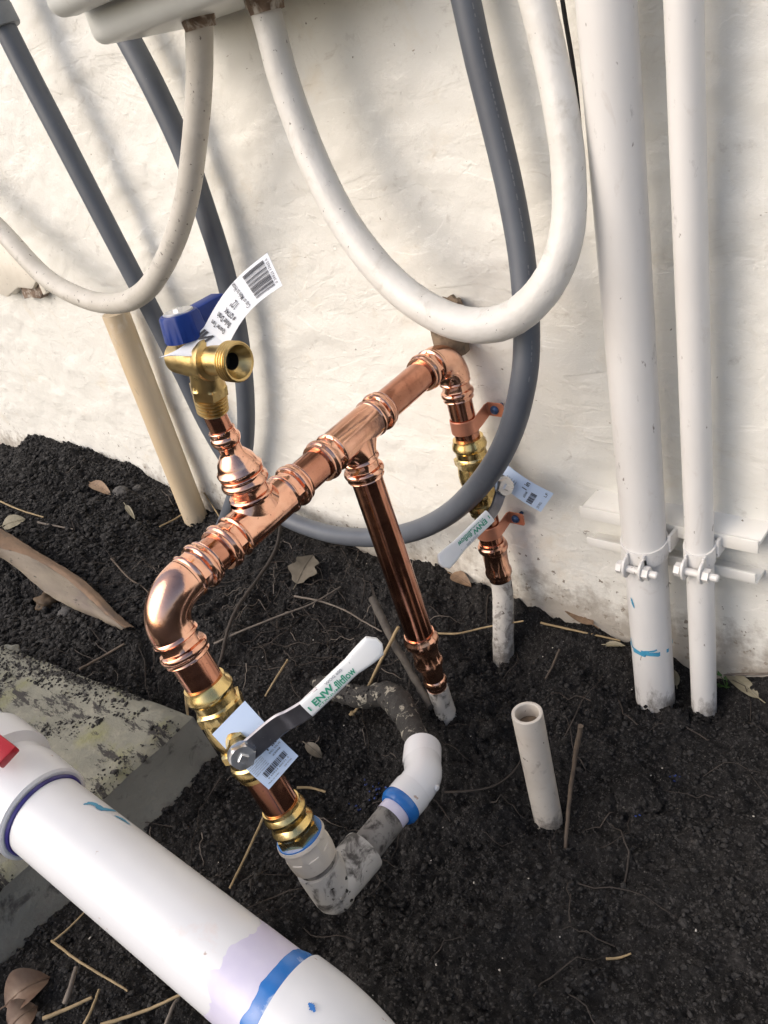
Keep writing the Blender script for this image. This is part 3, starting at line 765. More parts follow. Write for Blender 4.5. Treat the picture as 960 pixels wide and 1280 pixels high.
# hose tap on top of the branch
B0 = bp(0.0880)                                  # foot of the brass thread
bb = on_plane(254, 449, S1)                      # centre of the body
bt = (bb - B0).normalized(); BL_ = (bb - B0).length
tap = MB()
thr = [(0, .0085), (0, .0098)]
for i in range(5): thr += [(.0005 + i * .0028, .0094 + i * .00012), (.0013 + i * .0028, .0111 + i * .00012), (.0019 + i * .0028, .0111 + i * .00012), (.0027 + i * .0028, .0094 + i * .00012)]
thr += [(.0145, .0106), (.0146, .0132, 6), (.0215, .0132, 6), (.0224, .0116), (.026, .0110), (BL_, .011)]
tap.lathe(B0, bt, thr, 48, True, False)
ax_s = (on_plane(293, 452, S1) - bb).normalized() # outlet direction
TK = .90
sk = lambda L: [(q[0] * TK, q[1] * TK) + tuple(q[2:]) for q in L]
tap.lathe(bb, -ax_s, sk([(-.008, .0130), (0, .0140), (.012, .0138), (.018, .0130), (.026, .0122), (.030, .0116), (.030, .006)]), 36, False, True)
tap.lathe(bb, ax_s, sk([(0, .0136), (.004, .0140), (.0055, .0152), (.008, .0155), (.0095, .0148), (.011, .0112), (.017, .0108), (.026, .0106), (.0275, .0128)]), 36, False, False)
hz = [(.0275, .0128)]
for i in range(4): hz += [(.0278 + i * .0025, .0129), (.0286 + i * .0025, .0145), (.0292 + i * .0025, .0145), (.0300 + i * .0025, .0129)]
hz += [(.0380, .0142), (.0386, .0134), (.0382, .0120), (.0370, .0114), (.0320, .0078), (.0310, .0062)]
tap.lathe(bb, ax_s, sk(hz), 48, False, False)
tap_o = tap.build('hose_tap', MAT['brass_cast'], man, ang=24)
MB().lathe(bb + ax_s * .0281, -ax_s, [(0, .0058), (.004, .0058), (.008, .0050)], 24, False, True).build('outlet_bore', MAT['black'], tap_o)
rb = random.Random(4)
mb = MB()
for i in range(30):
    p = bb - ax_s * (.004 + i * .0009) + (AX @ Vector((0, .0, -1))) * .0128 + (AX @ Vector((0, 1, 0))) * (.0035 + rb.uniform(-.0015, .0015))
    mb.rbox(p, (.0012, .0005, .0009), bev=.0003, seg=1)
mb.build('cast_lettering', MAT['brass_cast'], tap_o)
# quarter turn knob: faceted drum and a wing that points to the wall
kc = bb - ax_s * .009 - Vector((0, 0, .0062))
ku = Vector((-0.03, 0.03, 1)).normalized()
MB().lathe(kc, ku, [(.008, .0075), (.024, .0075)], 24).build('stem', MAT['brass_cast'], tap_o)
kn = MB()
kn.lathe(kc, ku, [(.0200, .0140), (.0205, .0150, 8), (.0355, .0136, 8), (.0372, .0120), (.0374, .0112)], 64, True, True)
kd = Vector((-.10, 1, .02)).normalized()
kn.rbox(kc + ku * .0285 + kd * .0225, (.0150, .0068, .0078), kd, X_, .0016, 2)
kn.build('knob', MAT['blue_plastic'], tap_o)
dk = MB(); dk.lathe(kc, ku, [(.0370, .0100), (.0381, .0100), (.0386, .0094)], 32, True, True)
dk.build('knob_disc', MAT['steel'], tap_o)
MB().lathe(kc, ku, [(.0386, .0035, 6), (.0402, .0033, 6)], 24, True, True).build('knob_screw', MAT['steel'], tap_o)

# ------------------------------------------------------------------ paper tags
def patch(c, bend=0.0, bdir=None):
    """c: TL, TR, BL, BR -> fn(s, t, lift); bends along t"""
    TL, TR, BL, BR = c
    n = (TR - TL).cross(BL - TL).normalized()
    mid = (TL + TR + BL + BR) / 4
    if n.dot(CAM - mid) < 0: n = -n
    bdv = bdir or n
    def fn(s, t, lift=0.0):
        return TL * (1 - s) * (1 - t) + TR * s * (1 - t) + BL * (1 - s) * t + BR * s * t + bdv * (bend * math.sin(math.pi * t)) + n * lift
    return fn

def paper(name, fn, mat, parent, th=.0003, n=14):
    mb = MB()
    grid_face(mb, lambda s, t: fn(s, t, 0), n, n); grid_face(mb, lambda s, t: fn(s, t, -th), n, n)
    return mb.build(name, mat, parent, ang=80)

# valve tag, pushed over the valve stem
Zt = Zc + .012
q = [at(265, 918, Z=Zt), at(306, 876, Z=Zt + .002), at(336, 987, Z=Zt), at(373, 945, Z=Zt + .002)]
fn = patch(q, .003)
vt = thing('paper_tag', 'printed paper tag tinted pale sky blue hooked on the front lever valve', 'tag', fn(.5, .5), 'product tags on the valves')
paper('tag_sheet', fn, MAT['paper_sky_tint'], vt)
pf = lambda s, t: fn(s, t, .0005)
m = MB()
put_bars(m, pf, .16, .80, .86, .88, 26, 3)
put_text(m, pf, "F", .03, .50, .14, .60, .03)
put_text(m, pf, "0 39923 40571 3", .18, .895, .84, .915)
for i in range(6): put_text(m, pf, ("Full port ball valve", "press x press brass", "max 250 psi 200 F", "lead free potable", "water and oil gas", "follow local code")[i], .04, .63 + i * .026, .44, .648 + i * .026)
put_text(m, pf, "1 in", .62, .62, .90, .66, .02); put_text(m, pf, "BALL VALVE", .60, .68, .95, .705); put_text(m, pf, "#3048", .62, .73, .86, .755)
put_text(m, pf, "Made to order", .10, .94, .45, .96); put_text(m, pf, "250 WOG", .62, .94, .86, .96)
m.build('tag_print', MAT['ink'], vt)

q = [at(622, 602, y=-.040), at(634, 581, y=-.034), at(676, 640, y=-.036), at(692, 617, y=-.030)]
fn2 = patch(q, .004)
vt2 = thing('paper_tag', 'small paper tag tinted pale sky blue curling beside the wall valve behind the grey conduit', 'tag', fn2(.5, .5), 'product tags on the valves')
paper('tag_sheet', fn2, MAT['paper_sky_tint'], vt2)
pf2 = lambda s, t: fn2(s, t, .0005)
m = MB()
put_bars(m, pf2, .10, .66, .62, .78, 16, 5)
for i in range(5): put_text(m, pf2, ("Full port valve", "press x press", "max 250 psi", "lead free brass", "water oil gas")[i], .06, .10 + i * .05, .62, .135 + i * .05)
put_text(m, pf2, "1 in", .55, .46, .92, .56, .02); put_text(m, pf2, "#3048", .2, .56, .5, .61); put_text(m, pf2, "250 WOG", .1, .88, .4, .93); put_text(m, pf2, "LF", .7, .88, .9, .93)
m.build('tag_print', MAT['ink'], vt2)

# hose tap tag: white card folded under the knob
Zk = (kc + ku * .020 - CAM).dot(AX @ Vector((0, 0, 1)))
q = [at(285, 432, Z=Zk - .012), at(255, 409, Z=Zk - .010), at(353, 357, Z=Zk - .030), at(334, 316, Z=Zk - .024)]
fn3 = patch(q, .0042, (AX @ Vector((-.72, -.65, -.2))).normalized())
q4 = [at(285, 432, Z=Zk - .012), at(255, 409, Z=Zk - .010), at(214, 444, Z=Zk - .012), at(198, 447, Z=Zk - .008)]
fn4 = patch(q4, .003, AX @ Vector((0, 1, 0)))
ct = thing('paper_tag', 'white barcode card folded under the blue knob of the brass hose tap', 'tag', fn3(.5, .5), 'product tags on the valves')
paper('tag_sheet', fn3, MAT['paper_white'], ct)
paper('tag_fold', fn4, MAT['paper_white'], ct)
pf3 = lambda s, t: fn3(s, t, .0005)
m = MB()
put_bars(m, pf3, .12, .66, .90, .93, 30, 8)
put_text(m, pf3, "Cup or Male to Hose", .10, .50, .97, .575, .008)
put_text(m, pf3, '1/2"', .42, .36, .62, .46, .01)
put_text(m, pf3, "# QT74X", .22, .265, .66, .335, .02)
put_text(m, pf3, "Boiler Drain", .26, .165, .80, .235, .02)
put_text(m, pf3, "Quarter Turn", .30, .070, .86, .135, .02)
put_text(m, pf3, "0 39923 17432 6", .14, .945, .88, .975)
m.build('tag_print', MAT['ink'], ct)
m = MB(); put_text(m, lambda s, t: fn4(s, t, .0006), "NI", .52, .02, .94, .22, .05)
m.build('bold_print', MAT['ink'], ct)

# ------------------------------------------------------------------ copper straps that hold the riser to the wall
def strap(zc, scr_px, label, dz):
    a = rs(zc); sc = at(scr_px[0], scr_px[1], y=-.014)
    root = thing('pipe_strap', label, 'pipe strap', (a.x, -.01, a.z), 'copper straps on the riser')
    pts = []; nr = []
    r = RPR + .0010
    up = Vector((0, 0, 1))
    for i in range(17):
        an = math.pi * (1.12 - 1.12 * i / 16)    # from the left round the front to the right
        d = Vector((math.cos(an), -math.sin(an), 0))
        pts.append(a + d * r + Vector((0, 0, dz * i / 16 * .4))); nr.append(d)
    e = pts[-1]
    tabin = Vector((sc.x - .009, sc.y, sc.z))
    for t, y_ in ((.35, 0), (.7, 0), (.92, 0)):
        p = e.lerp(tabin, t); pts.append(p); nr.append(X_ * 1.0 - Y_ * .2)
    pts.append(tabin + X_ * .002); nr.append(Vector((.5, -.9, 0)))
    pts.append(tabin + X_ * .006); nr.append(-Y_)
    pts.append(sc + X_ * .002); nr.append(-Y_)
    pts.append(sc + X_ * .0085); nr.append(-Y_)
    pts.append(sc + X_ * .0100); nr.append(-Y_)
    wd = [.0150] * (len(pts) - 1) + [.011]
    mb = MB(); strap_path(mb, pts, nr, wd, .0014); mb.build('band', MAT['copper_strap'], root)
    s_ = MB(); s_.lathe(sc + Y_ * .012, -Y_, [(0, .002), (.0128, .002), (.0128, .0046), (.0140, .0046), (.0150, .0040), (.0160, .0026, 6), (.0166, .0024, 6)], 24)
    s_.build('screw', MAT['blue_screw'], root)
MAT['blue_screw'] = simple('blue_screw', (0.05, 0.10, 0.22), (0.03, 0.06, 0.14), 200, 0.35, 0.5)
strap(0.284, (619, 512), 'upper copper strap with blue screw holding the riser above its brass valve', .004)
strap(0.160, (645, 648), 'lower copper strap with blue screw holding the riser beneath its lever valve', .004)

# ------------------------------------------------------------------ buried PVC line fed by the front down pipe
pl = thing('pvc_water_line', 'old dirty PVC water line with a clean white bend in the dug hole', 'pipe', dp(0.22))
MB().lathe(dp(.160), dv, [(0, .0150), (.0002, .0192), (.003, .0198), (.0032, .0192, 8), (.013, .0194, 8), (.0135, .0188), (.020, .0188), (.0265, .0180), (.0272, .0140)], 40, True, False).build('threaded_socket', MAT['pvc_aged'], pl)
MB().lathe(dp(.1588), dv, [(0, .0150), (.0002, .0186), (.0024, .0190), (.0026, .0150)], 36, True, True).build('sealant_ring', MAT['glue_blue'], pl)
pipe(dp(.180), dp(.202), 'pipe', .0155, 'pvc_grime', pl)
CE = dp(0.2187)
mb = MB()
mb.lathe(dp(.192), dv, [(0, .0150), (.0002, .0180), (.004, .0184), (.0225, .0180), (.030, .0176), (.036, .0164), (.041, .0130), (.0435, .007), (.0440, .001)], 36, True, False)
mb.lathe(CE, Y_, [(-.006, .0176), (.006, .0178), (.036, .0184), (.0400, .0180), (.0402, .0130)], 36, False, True)
mb.build('elbow', MAT['pvc_old'], pl)
PB = CE + Vector((.0, .092, .002))
pipe(CE + Y_ * .038, PB, 'pipe', .0134, 'pvc_grime', pl)
pe = at(523, 948, z=.062)
d2 = (pe - (PB + Y_ * .018)).normalized()
mb = MB()
pa = PB - Y_ * .006
pts = [pa, PB + Y_ * .008, PB + Y_ * .020, PB + Y_ * .027 + d2 * .006, PB + Y_ * .026 + d2 * .020, PB + Y_ * .024 + d2 * .034, PB + Y_ * .023 + d2 * .044]
P = catmull([tuple(p) for p in pts], 5)
mb.tube([Vector(p) for p in P], [.0168] * len(P), 32)
mb.lathe(PB + Y_ * .006, Y_, [(-.0125, .0135), (-.0124, .0174), (.006, .0176), (.010, .0166)], 32, False, False)
pe2 = PB + Y_ * .024 + d2 * .028
mb.lathe(pe2, d2, [(-.004, .0166), (.002, .0176), (.0205, .0176), (.0206, .0135)], 32, False, False)
mb.lathe(PB + Y_ * .026 + X_ * .0168, X_, [(-.004, .003), (.0008, .0026), (.0014, .0015)], 12)
mb.build('white_bend', MAT['pvc_white'], pl)
MB().lathe(PB, Y_, [(-.0105, .0136), (-.0100, .0158), (-.0070, .0178), (-.0040, .0180), (-.0010, .0177), (.0002, .0170)], 32, False, False).build('glue_ring', MAT['glue_blue'], pl)
MB().lathe(PB, -Y_, [(.010, .0136), (.019, .0136)], 32, False, False).build('primer_band', MAT['pvc_purple2'] if 'pvc_purple2' in MAT else MAT['pvc_purple'], pl)
# old black dirt caked pipe beyond the white bend
p3 = pe2 + d2 * .018
far = [p3, at(512, 905, z=.050), at(500, 882, z=.044), at(482, 868, z=.040), at(455, 872, z=.034), at(428, 866, z=.026), at(395, 856, z=.014)]
P = catmull([tuple(p) for p in far], 7)
rad = [.0116 + .0034 * math.exp(-((i - 16) / 6.5) ** 2) + .0007 * math.sin(i * 1.9) for i in range(len(P))]
MB().tube([Vector(p) for p in P], rad, 26, wob=.05).build('buried_pipe', MAT['pvc_muddy'], pl)

mk = []
for q_, rr0 in ((far, .0124),):
    PC = catmull([tuple(p) for p in q_], 12)[14:]
    for p in PC:
        for k in range(5):
            d_ = Vector((RNG.normal(), RNG.normal(), RNG.normal() + .5)).normalized()
            mk.append(tuple(Vector(p) + d_ * rr0 * 1.02))
for k in range(14):
    a_ = RNG.uniform(0, 6.283); t_ = RNG.uniform(.204, .236)
    u_, v_, _d = basis(dv); mk.append(tuple(dp(t_) + (u_ * math.cos(a_) + v_ * math.sin(a_)) * .0172))
MUD = np.array(mk)

# stubs at the foot of the riser and of the middle drop
base = at(627, 846, x=-.457)
top = rs(0.098)
P = catmull([tuple(top + (top - rs(.085)) * 1.0), tuple(rs(.085)), tuple(rs(.06) + Vector((0, -.006, 0))), tuple(base.lerp(rs(.06), .4)), tuple(base + Vector((0, 0, -.03)))], 8)
st = MB().tube([Vector(p) for p in P], [.0112 + .0014 * (i / len(P)) for i in range(len(P))], 24, wob=.02).build('pipe_stub', MAT['cement_stub'], None, origin=base)
tag(st, 'cement smeared grey pipe stub rising from soil beneath the wall riser', 'pipe stub')
a = mp(0.296)
st = MB().lathe(a, md, [(0, .0088), (.0, .0108), (.030, .0110), (.060, .0112), (.080, .0112)], 24, True, True).build('pipe_stub', MAT['pvc_grime2'] if 'pvc_grime2' in MAT else MAT['pvc_old'], None, origin=a)
tag(st, 'short grey pipe stub at the foot of the long slanted copper drop pipe', 'pipe stub')
# open white stub
b = at(685, 1022, z=-.02); b_foot = b.copy()
wt = Vector((b.x - .002, b.y, .116))
mb = MB()
dd = (wt - b); n = dd.length
mb.lathe(b - dd.normalized() * .05, dd, [(0, .0132), (n + .046, .0134), (n + .0498, .0133), (n + .0502, .0128), (n + .0502, .0108), (n + .0496, .0102), (n + .010, .0100)], 36, True, False)
ws = mb.build('pipe_stub', MAT['pvc_aged'], None, origin=b)
tag(ws, 'open ended short white pipe standing upright in bare soil', 'pipe stub')
MB().lathe(wt - dd.normalized() * .014, dd, [(0, .0101), (.001, .006), (.002, .0005)], 24, False, False).build('mud_plug', MAT['old_brown'], ws)

# ------------------------------------------------------------------ big white PVC drain pipe in the lower left corner
A = Vector((-.5403, -.5166, .1771)); B = Vector((-.3493, -.5022, .1361))
bdv = (B - A).normalized(); BR = .0315
bl = lambda t: A + bdv * t
LB = (B - A).length
root = thing('pvc_drain_pipe', 'large white PVC pipe with blue glue ring and elbow crossing lower left', 'pipe', (A + B) / 2)
t_e = LB + .044                                  # start of the elbow socket
t_h = -.006                                      # end of the valve hub
MB().lathe(bl(t_h - .02), bdv, [(0, BR), (.1, BR), (t_e - t_h + .02, BR)], 72, False, False).build('pipe', MAT['pvc_white'], root)
def ragged(mb, t0, t1, r, jag, seed, bulge=0.0, seg=96):
    u, v_, d = basis(bdv); A0_, A1_, A2_ = [], [], []
    for i in range(seg):
        a = 2 * math.pi * i / seg
        nz_ = float(fbm(np.array([math.cos(a) * 2.4 + seed]), np.array([math.sin(a) * 2.4]), 4, seed)[0])
        dr = u * math.cos(a) + v_ * math.sin(a)
        ta = t0 + nz_ * jag
        A0_.append(bl(ta) + dr * r); A1_.append(bl((ta + t1) / 2) + dr * (r + bulge)); A2_.append(bl(t1) + dr * (r + bulge))
    mb.ring_strip([A0_, A1_, A2_], False, False)
    return mb
ragged(MB(), t_e - .041, t_e - .006, BR + .00015, .026, 3).build('primer_band', MAT['pvc_purple'], root)
ragged(MB(), t_e - .0118, t_e + .0010, BR + .0004, .0050, 5, .0015).build('glue_ring', MAT['glue_blue'], root)
el = MB()
sr = BR * 1.12
E0 = bl(t_e); EL1 = bl(t_e + .014)
ddn = Vector((.12, -.05, -1)).normalized()
pts = [E0 + (EL1 - E0) * (i / 4) for i in range(5)]
Rb = .046
pe_ = EL1 + bdv * Rb + ddn * Rb
for i in range(1, 15):
    t = i / 14
    pts.append(EL1 * (1 - t) ** 3 + (EL1 + bdv * Rb * .55) * 3 * t * (1 - t) ** 2 + (pe_ - ddn * Rb * .55) * 3 * t * t * (1 - t) + pe_ * t ** 3)
for i in range(1, 6): pts.append(pe_ + ddn * .02 * i)
el.tube(pts, [sr] * len(pts), 64, cap=False)
el.lathe(E0, bdv, [(-.0002, BR + .0003), (0, sr - .0012), (.0012, sr)], 64, False, False)
el.build('elbow', MAT['pvc_white'], root)
dwn = pe_ + ddn * .09
MB().lathe(dwn, ddn, [(0, BR), (.16, BR)], 48).build('pipe', MAT['pvc_white'], root)
vh = MB()
hr = BR * 1.20
vh.lathe(bl(t_h), -bdv, [(0, BR + .0003), (.0, hr - .002), (.0015, hr), (.005, hr), (.030, hr + .001), (.036, hr + .001), (.044, hr * .97), (.050, hr * .97), (.054, hr * 1.16), (.085, hr * 1.18), (.09, hr * 1.05), (.16, hr * 1.05)], 72, False, True)
vbod = vh.build('union_valve', MAT['pvc_white'], root)
MB().lathe(bl(t_h + .0022), -bdv, [(-.0012, BR + .0002), (-.0008, BR + .0012), (.0012, BR + .0022), (.0018, BR + .001)], 72, False, False).build('glue_ring', MAT['glue_dark'], root)
c = bl(t_h - .042)
hd = MB()
side = (view(c) - bdv * view(c).dot(bdv)).normalized()
tang = bdv.cross(side)
if tang.z < 0: tang = -tang
p0 = at(4, 941, Z=(c - CAM).dot(AX @ Vector((0, 0, 1))) - hr * .95)
hd.rbox(p0 - bdv * .012, (.020, .0085, .004), bdv, tang, .0015, 2)
hd.build('red_handle', MAT['red'], vbod)

def cyl_hit(A_, d, r, px, py):
    """(t, angle) where the sight line of a photo pixel meets a pipe"""
    u, v_, d = basis(d); o = CAM - A_; q = ray(px, py).normalized()
    o2 = o - d * o.dot(d); q2 = q - d * q.dot(d)
    a, b_, c_ = q2.dot(q2), 2 * o2.dot(q2), o2.dot(o2) - r * r
    k_ = (-b_ - math.sqrt(max(0, b_ * b_ - 4 * a * c_))) / (2 * a)
    p = o + q * k_
    return p.dot(d), math.atan2(p.dot(v_), p.dot(u))

def smear(parent, A_, d, r, pxs, mat, seed, name='paint_smear', lift=.0004):
    """thin ragged smear of paint lying on a pipe of radius r; pxs: (px, py, half width)"""
    u, v_, d2_ = basis(d); rnd = random.Random(seed); mb = MB()
    K = []
    for a, b_, h in pxs:
        t, an = cyl_hit(A_, d, r, a, b_); K.append((t, an * r, h))
    C_ = catmull(K, 9)
    rings = []
    for i, (t, sa, h) in enumerate(C_):
        j0 = C_[max(0, i - 1)]; j1 = C_[min(len(C_) - 1, i + 1)]
        dx, dy = j1[0] - j0[0], j1[1] - j0[1]; l = math.hypot(dx, dy) + 1e-9
        h0 = max(.0001, h) * rnd.uniform(.6, 1.3); h1 = max(.0001, h) * rnd.uniform(.6, 1.3)
        q = []
        for f_ in (-h0, -h0 * .4, h1 * .4, h1):
            tt, aa = t - dy / l * f_, (sa + dx / l * f_) / r
            q.append(A_ + d2_ * tt + (u * math.cos(aa) + v_ * math.sin(aa)) * (r + lift))
        rings.append(q)
    mb.ring_strip(rings, False, False, closed=False)
    return mb.build(name, mat, parent)
smear(root, A, bdv, BR, [(104, 1006, .0005), (116, 1005, .0022), (130, 1012, .0026), (144, 1014, .0010)], MAT['paint_blue'], 3)
smear(root, A, bdv, BR, [(143, 1020, .0006), (152, 1024, .0018), (162, 1031, .0006)], MAT['paint_blue'], 4)
smear(root, E0, bdv, sr, [(386, 1254, .0006), (390, 1259, .0018), (394, 1265, .0006)], MAT['glue_blue'], 9)

# ------------------------------------------------------------------ conduits
def conduit(name, label, cat, pxs, mat, n=9, seg=22, group=None, wob=.004):
    """pxs: (px, py, y, radius)"""
    P = [(*at(a, b_, y=y), r) for a, b_, y, r in pxs]
    C_ = catmull(P, n)
    o = MB().tube([Vector(p[:3]) for p in C_], [p[3] for p in C_], seg, wob=wob).build(name, mat, None, origin=P[0][:3], ang=60)
    return tag(o, label, cat, group)

g = thing('grey_conduit', 'long dark grey flexible conduit looping down behind the copper and up again', 'conduit', at(14, 50, y=-.05))
PX = [(4, 30, -.05, .0128), (40, 101, -.048, .0128), (75, 168, -.046, .0128), (135, 284, -.042, .0126), (190, 390, -.036, .0124), (228, 466, -.032, .0122), (262, 536, -.030, .0120), (298, 592, -.030, .0118), (345, 640, -.032, .0118), (400, 664, -.036, .0118),
      (455, 672, -.042, .0118), (510, 666, -.050, .0118), (560, 643, -.060, .0116), (604, 600, -.074, .0116), (636, 545, -.080, .0114), (655, 472, -.074, .0112), (658, 400, -.060, .0110), (652, 320, -.048, .0108), (637, 235, -.040, .0108), (617, 150, -.036, .0107),
      (598, 72, -.034, .0107), (578, -20, -.032, .0107), (562, -90, -.032, .0107), (540, -220, -.032, .0107)]
P = [(*at(a, b_, y=y), r) for a, b_, y, r in PX]
C_ = catmull(P, 10)
MB().tube([Vector(p[:3]) for p in C_], [p[3] for p in C_], 24, wob=.003).build('hose', MAT['conduit_grey'], g, ang=60)
mb = MB(); rnd_ = random.Random(2)
for i in range(len(C_) - 2):
    if i < 150 or rnd_.random() < .45: continue
    p_, q_ = Vector(C_[i][:3]), Vector(C_[i + 1][:3]); tg_ = (q_ - p_).normalized()
    up_ = ((CAM - p_) - tg_ * (CAM - p_).dot(tg_)).normalized(); sd_ = tg_.cross(up_)
    o_ = (up_ * .93 + sd_ * .37).normalized(); w_ = tg_.cross(o_) * .0005
    e_ = p_.lerp(q_, rnd_.uniform(.4, .95))
    mb.add([p_ + o_ * (C_[i][3] + .0003) - w_, p_ + o_ * (C_[i][3] + .0003) + w_, e_ + o_ * (C_[i + 1][3] + .0003) + w_, e_ + o_ * (C_[i + 1][3] + .0003) - w_], [(0, 1, 2, 3)])
tag(mb.build('faded_print', MAT['print_pale'], g), kind='stuff')
p0 = Vector(P[0][:3]); dcon = (p0 - Vector(P[1][:3])).normalized()
MB().lathe(p0 - dcon * .004, dcon, [(0, .0135), (0, .0180), (.002, .0190), (.020, .0190), (.0215, .0170), (.024, .0165), (.024, .0215, 6), (.036, .0215, 6), (.038, .016), (.075, .016)], 42, True, True).build('connector', MAT['connector_grey'], g)
conduit('grey_conduit', 'shorter dark grey conduit coming from under the box to soil behind the tap', 'conduit',
        [(128, -15, -.034, .0128), (155, 38, -.034, .0128), (192, 108, -.034, .0128), (228, 185, -.032, .0126), (256, 262, -.030, .0124), (282, 345, -.030, .0122), (299, 425, -.030, .0120), (307, 500, -.030, .0118), (306, 560, -.030, .0116), (296, 610, -.032, .0116), (280, 655, -.034, .0116), (262, 690, -.036, .0116)], MAT['conduit_grey'])
conduit('white_conduit', 'thin dirty off-white conduit hanging in a U below the grey box', 'conduit',
        [(-110, 180, -.06, .0135), (-50, 240, -.06, .0135), (0, 287, -.062, .0135), (55, 345, -.072, .0132), (105, 373, -.080, .0130), (148, 379, -.084, .0128), (183, 362, -.084, .0126), (212, 315, -.080, .0124), (233, 250, -.074, .0124), (244, 170, -.070, .0124), (249, 100, -.068, .0124), (249, 20, -.068, .0124)], MAT['conduit_dirty'], wob=.008)
conduit('white_conduit', 'thick white painted conduit hanging in a broad U over the grey loop', 'conduit',
        [(318, -30, -.060, .0130), (336, 28, -.060, .0130), (352, 90, -.062, .0132), (372, 150, -.064, .0134), (398, 215, -.070, .0136), (432, 280, -.078, .0138), (475, 337, -.086, .0140), (522, 379, -.094, .0142), (575, 404, -.100, .0142), (625, 404, -.100, .0140), (664, 380, -.096, .0136), (694, 338, -.086, .0130), (710, 282, -.076, .0124), (710, 205, -.066, .0120), (699, 125, -.060, .0117), (683, 50, -.056, .0115), (664, -30, -.054, .0115), (650, -100, -.054, .0115), (630, -220, -.054, .0115)], MAT['conduit_white'], wob=.010)
conduit('black_cable', 'thin black cable squeezed between the white U conduit and the thick pipe', 'cable',
        [(697, -40, -.030, .0016), (706, 20, -.030, .0016), (716, 80, -.030, .0016), (722, 130, -.028, .0016), (726, 180, -.020, .0016), (728, 230, -.010, .0016)], MAT['black'], seg=10)
o = MB().lathe(Vector((-1.0475, -.032, .385)), Vector((-.012, .002, -.40)), [(0, .012), (0, .0185), (.002, .0192), (.2, .0194), (.42, .0196)], 36, True, True).build('tan_pipe', MAT['tan_pipe'], None, origin=(-1.055, -.032, .03))
tag(o, 'tan plastic pipe with worn paint leaning against the wall at left', 'pipe')

# ------------------------------------------------------------------ grey box at the top left
bx = thing('utility_box', 'pale grey weatherproof electrical box with wider cover at the upper left', 'electrical box', (-.62, -.06, .672))
c0 = at(112, 52, y=-.118)
x0, zb = c0.x, .6745
MB().rbox(Vector(((x0 - .448) / 2, -.060, zb + .16)), ((-.448 - x0) / 2, .058, .16), bev=.011, seg=5).build('box_body', MAT['box_grey'], bx)
l0 = at(66, 27, y=-.150)
MB().rbox(Vector(((l0.x - .470) / 2, -.137, l0.z + .16)), ((-.470 - l0.x) / 2, .017, .16), bev=.012, seg=6).build('cover', MAT['box_grey'], bx)
p = at(249, 28, y=-.068)
MB().lathe(Vector((p.x, p.y, .6600)), Z_, [(.006, .0126), (.006, .0138), (.010, .0146), (.011, .0160, 6), (.0165, .0160, 6)], 30, True, True).build('conduit_nut', MAT['rust'], bx)
p = at(335, 8, y=-.060)
MB().lathe(Vector((p.x - .002, p.y, .6590)), Z_, [(.004, .0132), (.004, .0146), (.008, .0152), (.010, .0176, 6), (.019, .0176, 6)], 30, True, True).build('conduit_nut', MAT['rust'], bx)

# ------------------------------------------------------------------ steel pipes at right, strut and clamps
o = MB().lathe(Vector((-.2775, -.0425, -.06)), Z_, [(0, .0190), (.35, .0191), (.7, .0190), (1.3, .0191)], 48).build('steel_pipe', MAT['paint_white'], None, origin=(-.2775, -.0425, 0))
tag(o, 'thick white painted steel conduit, standing left of the thinner one, with a blue mark', 'pipe')
thick = o
o = MB().lathe(Vector((-.2312, -.0345, -.06)), Z_, [(0, .0117), (.35, .0118), (.7, .0117), (1.3, .0118)], 40).build('steel_pipe', MAT['paint_white'], None, origin=(-.2312, -.0345, 0))
tag(o, 'thin white painted steel conduit, standing at the far right of the wall', 'pipe')
Aq = Vector((-.2775, -.0425, 0)); 
smear(thick, Aq, Z_, .0191, [(789, 797, .0006), (791, 808, .0012), (800, 817, .0024), (812, 818, .0024), (821, 812, .0008)], MAT['paint_blue'], 5, 'blue_mark')
smear(thick, Aq, Z_, .0191, [(789, 747, .0006), (791, 753, .0015), (793, 760, .0005)], MAT['paint_blue'], 8, 'blue_mark')

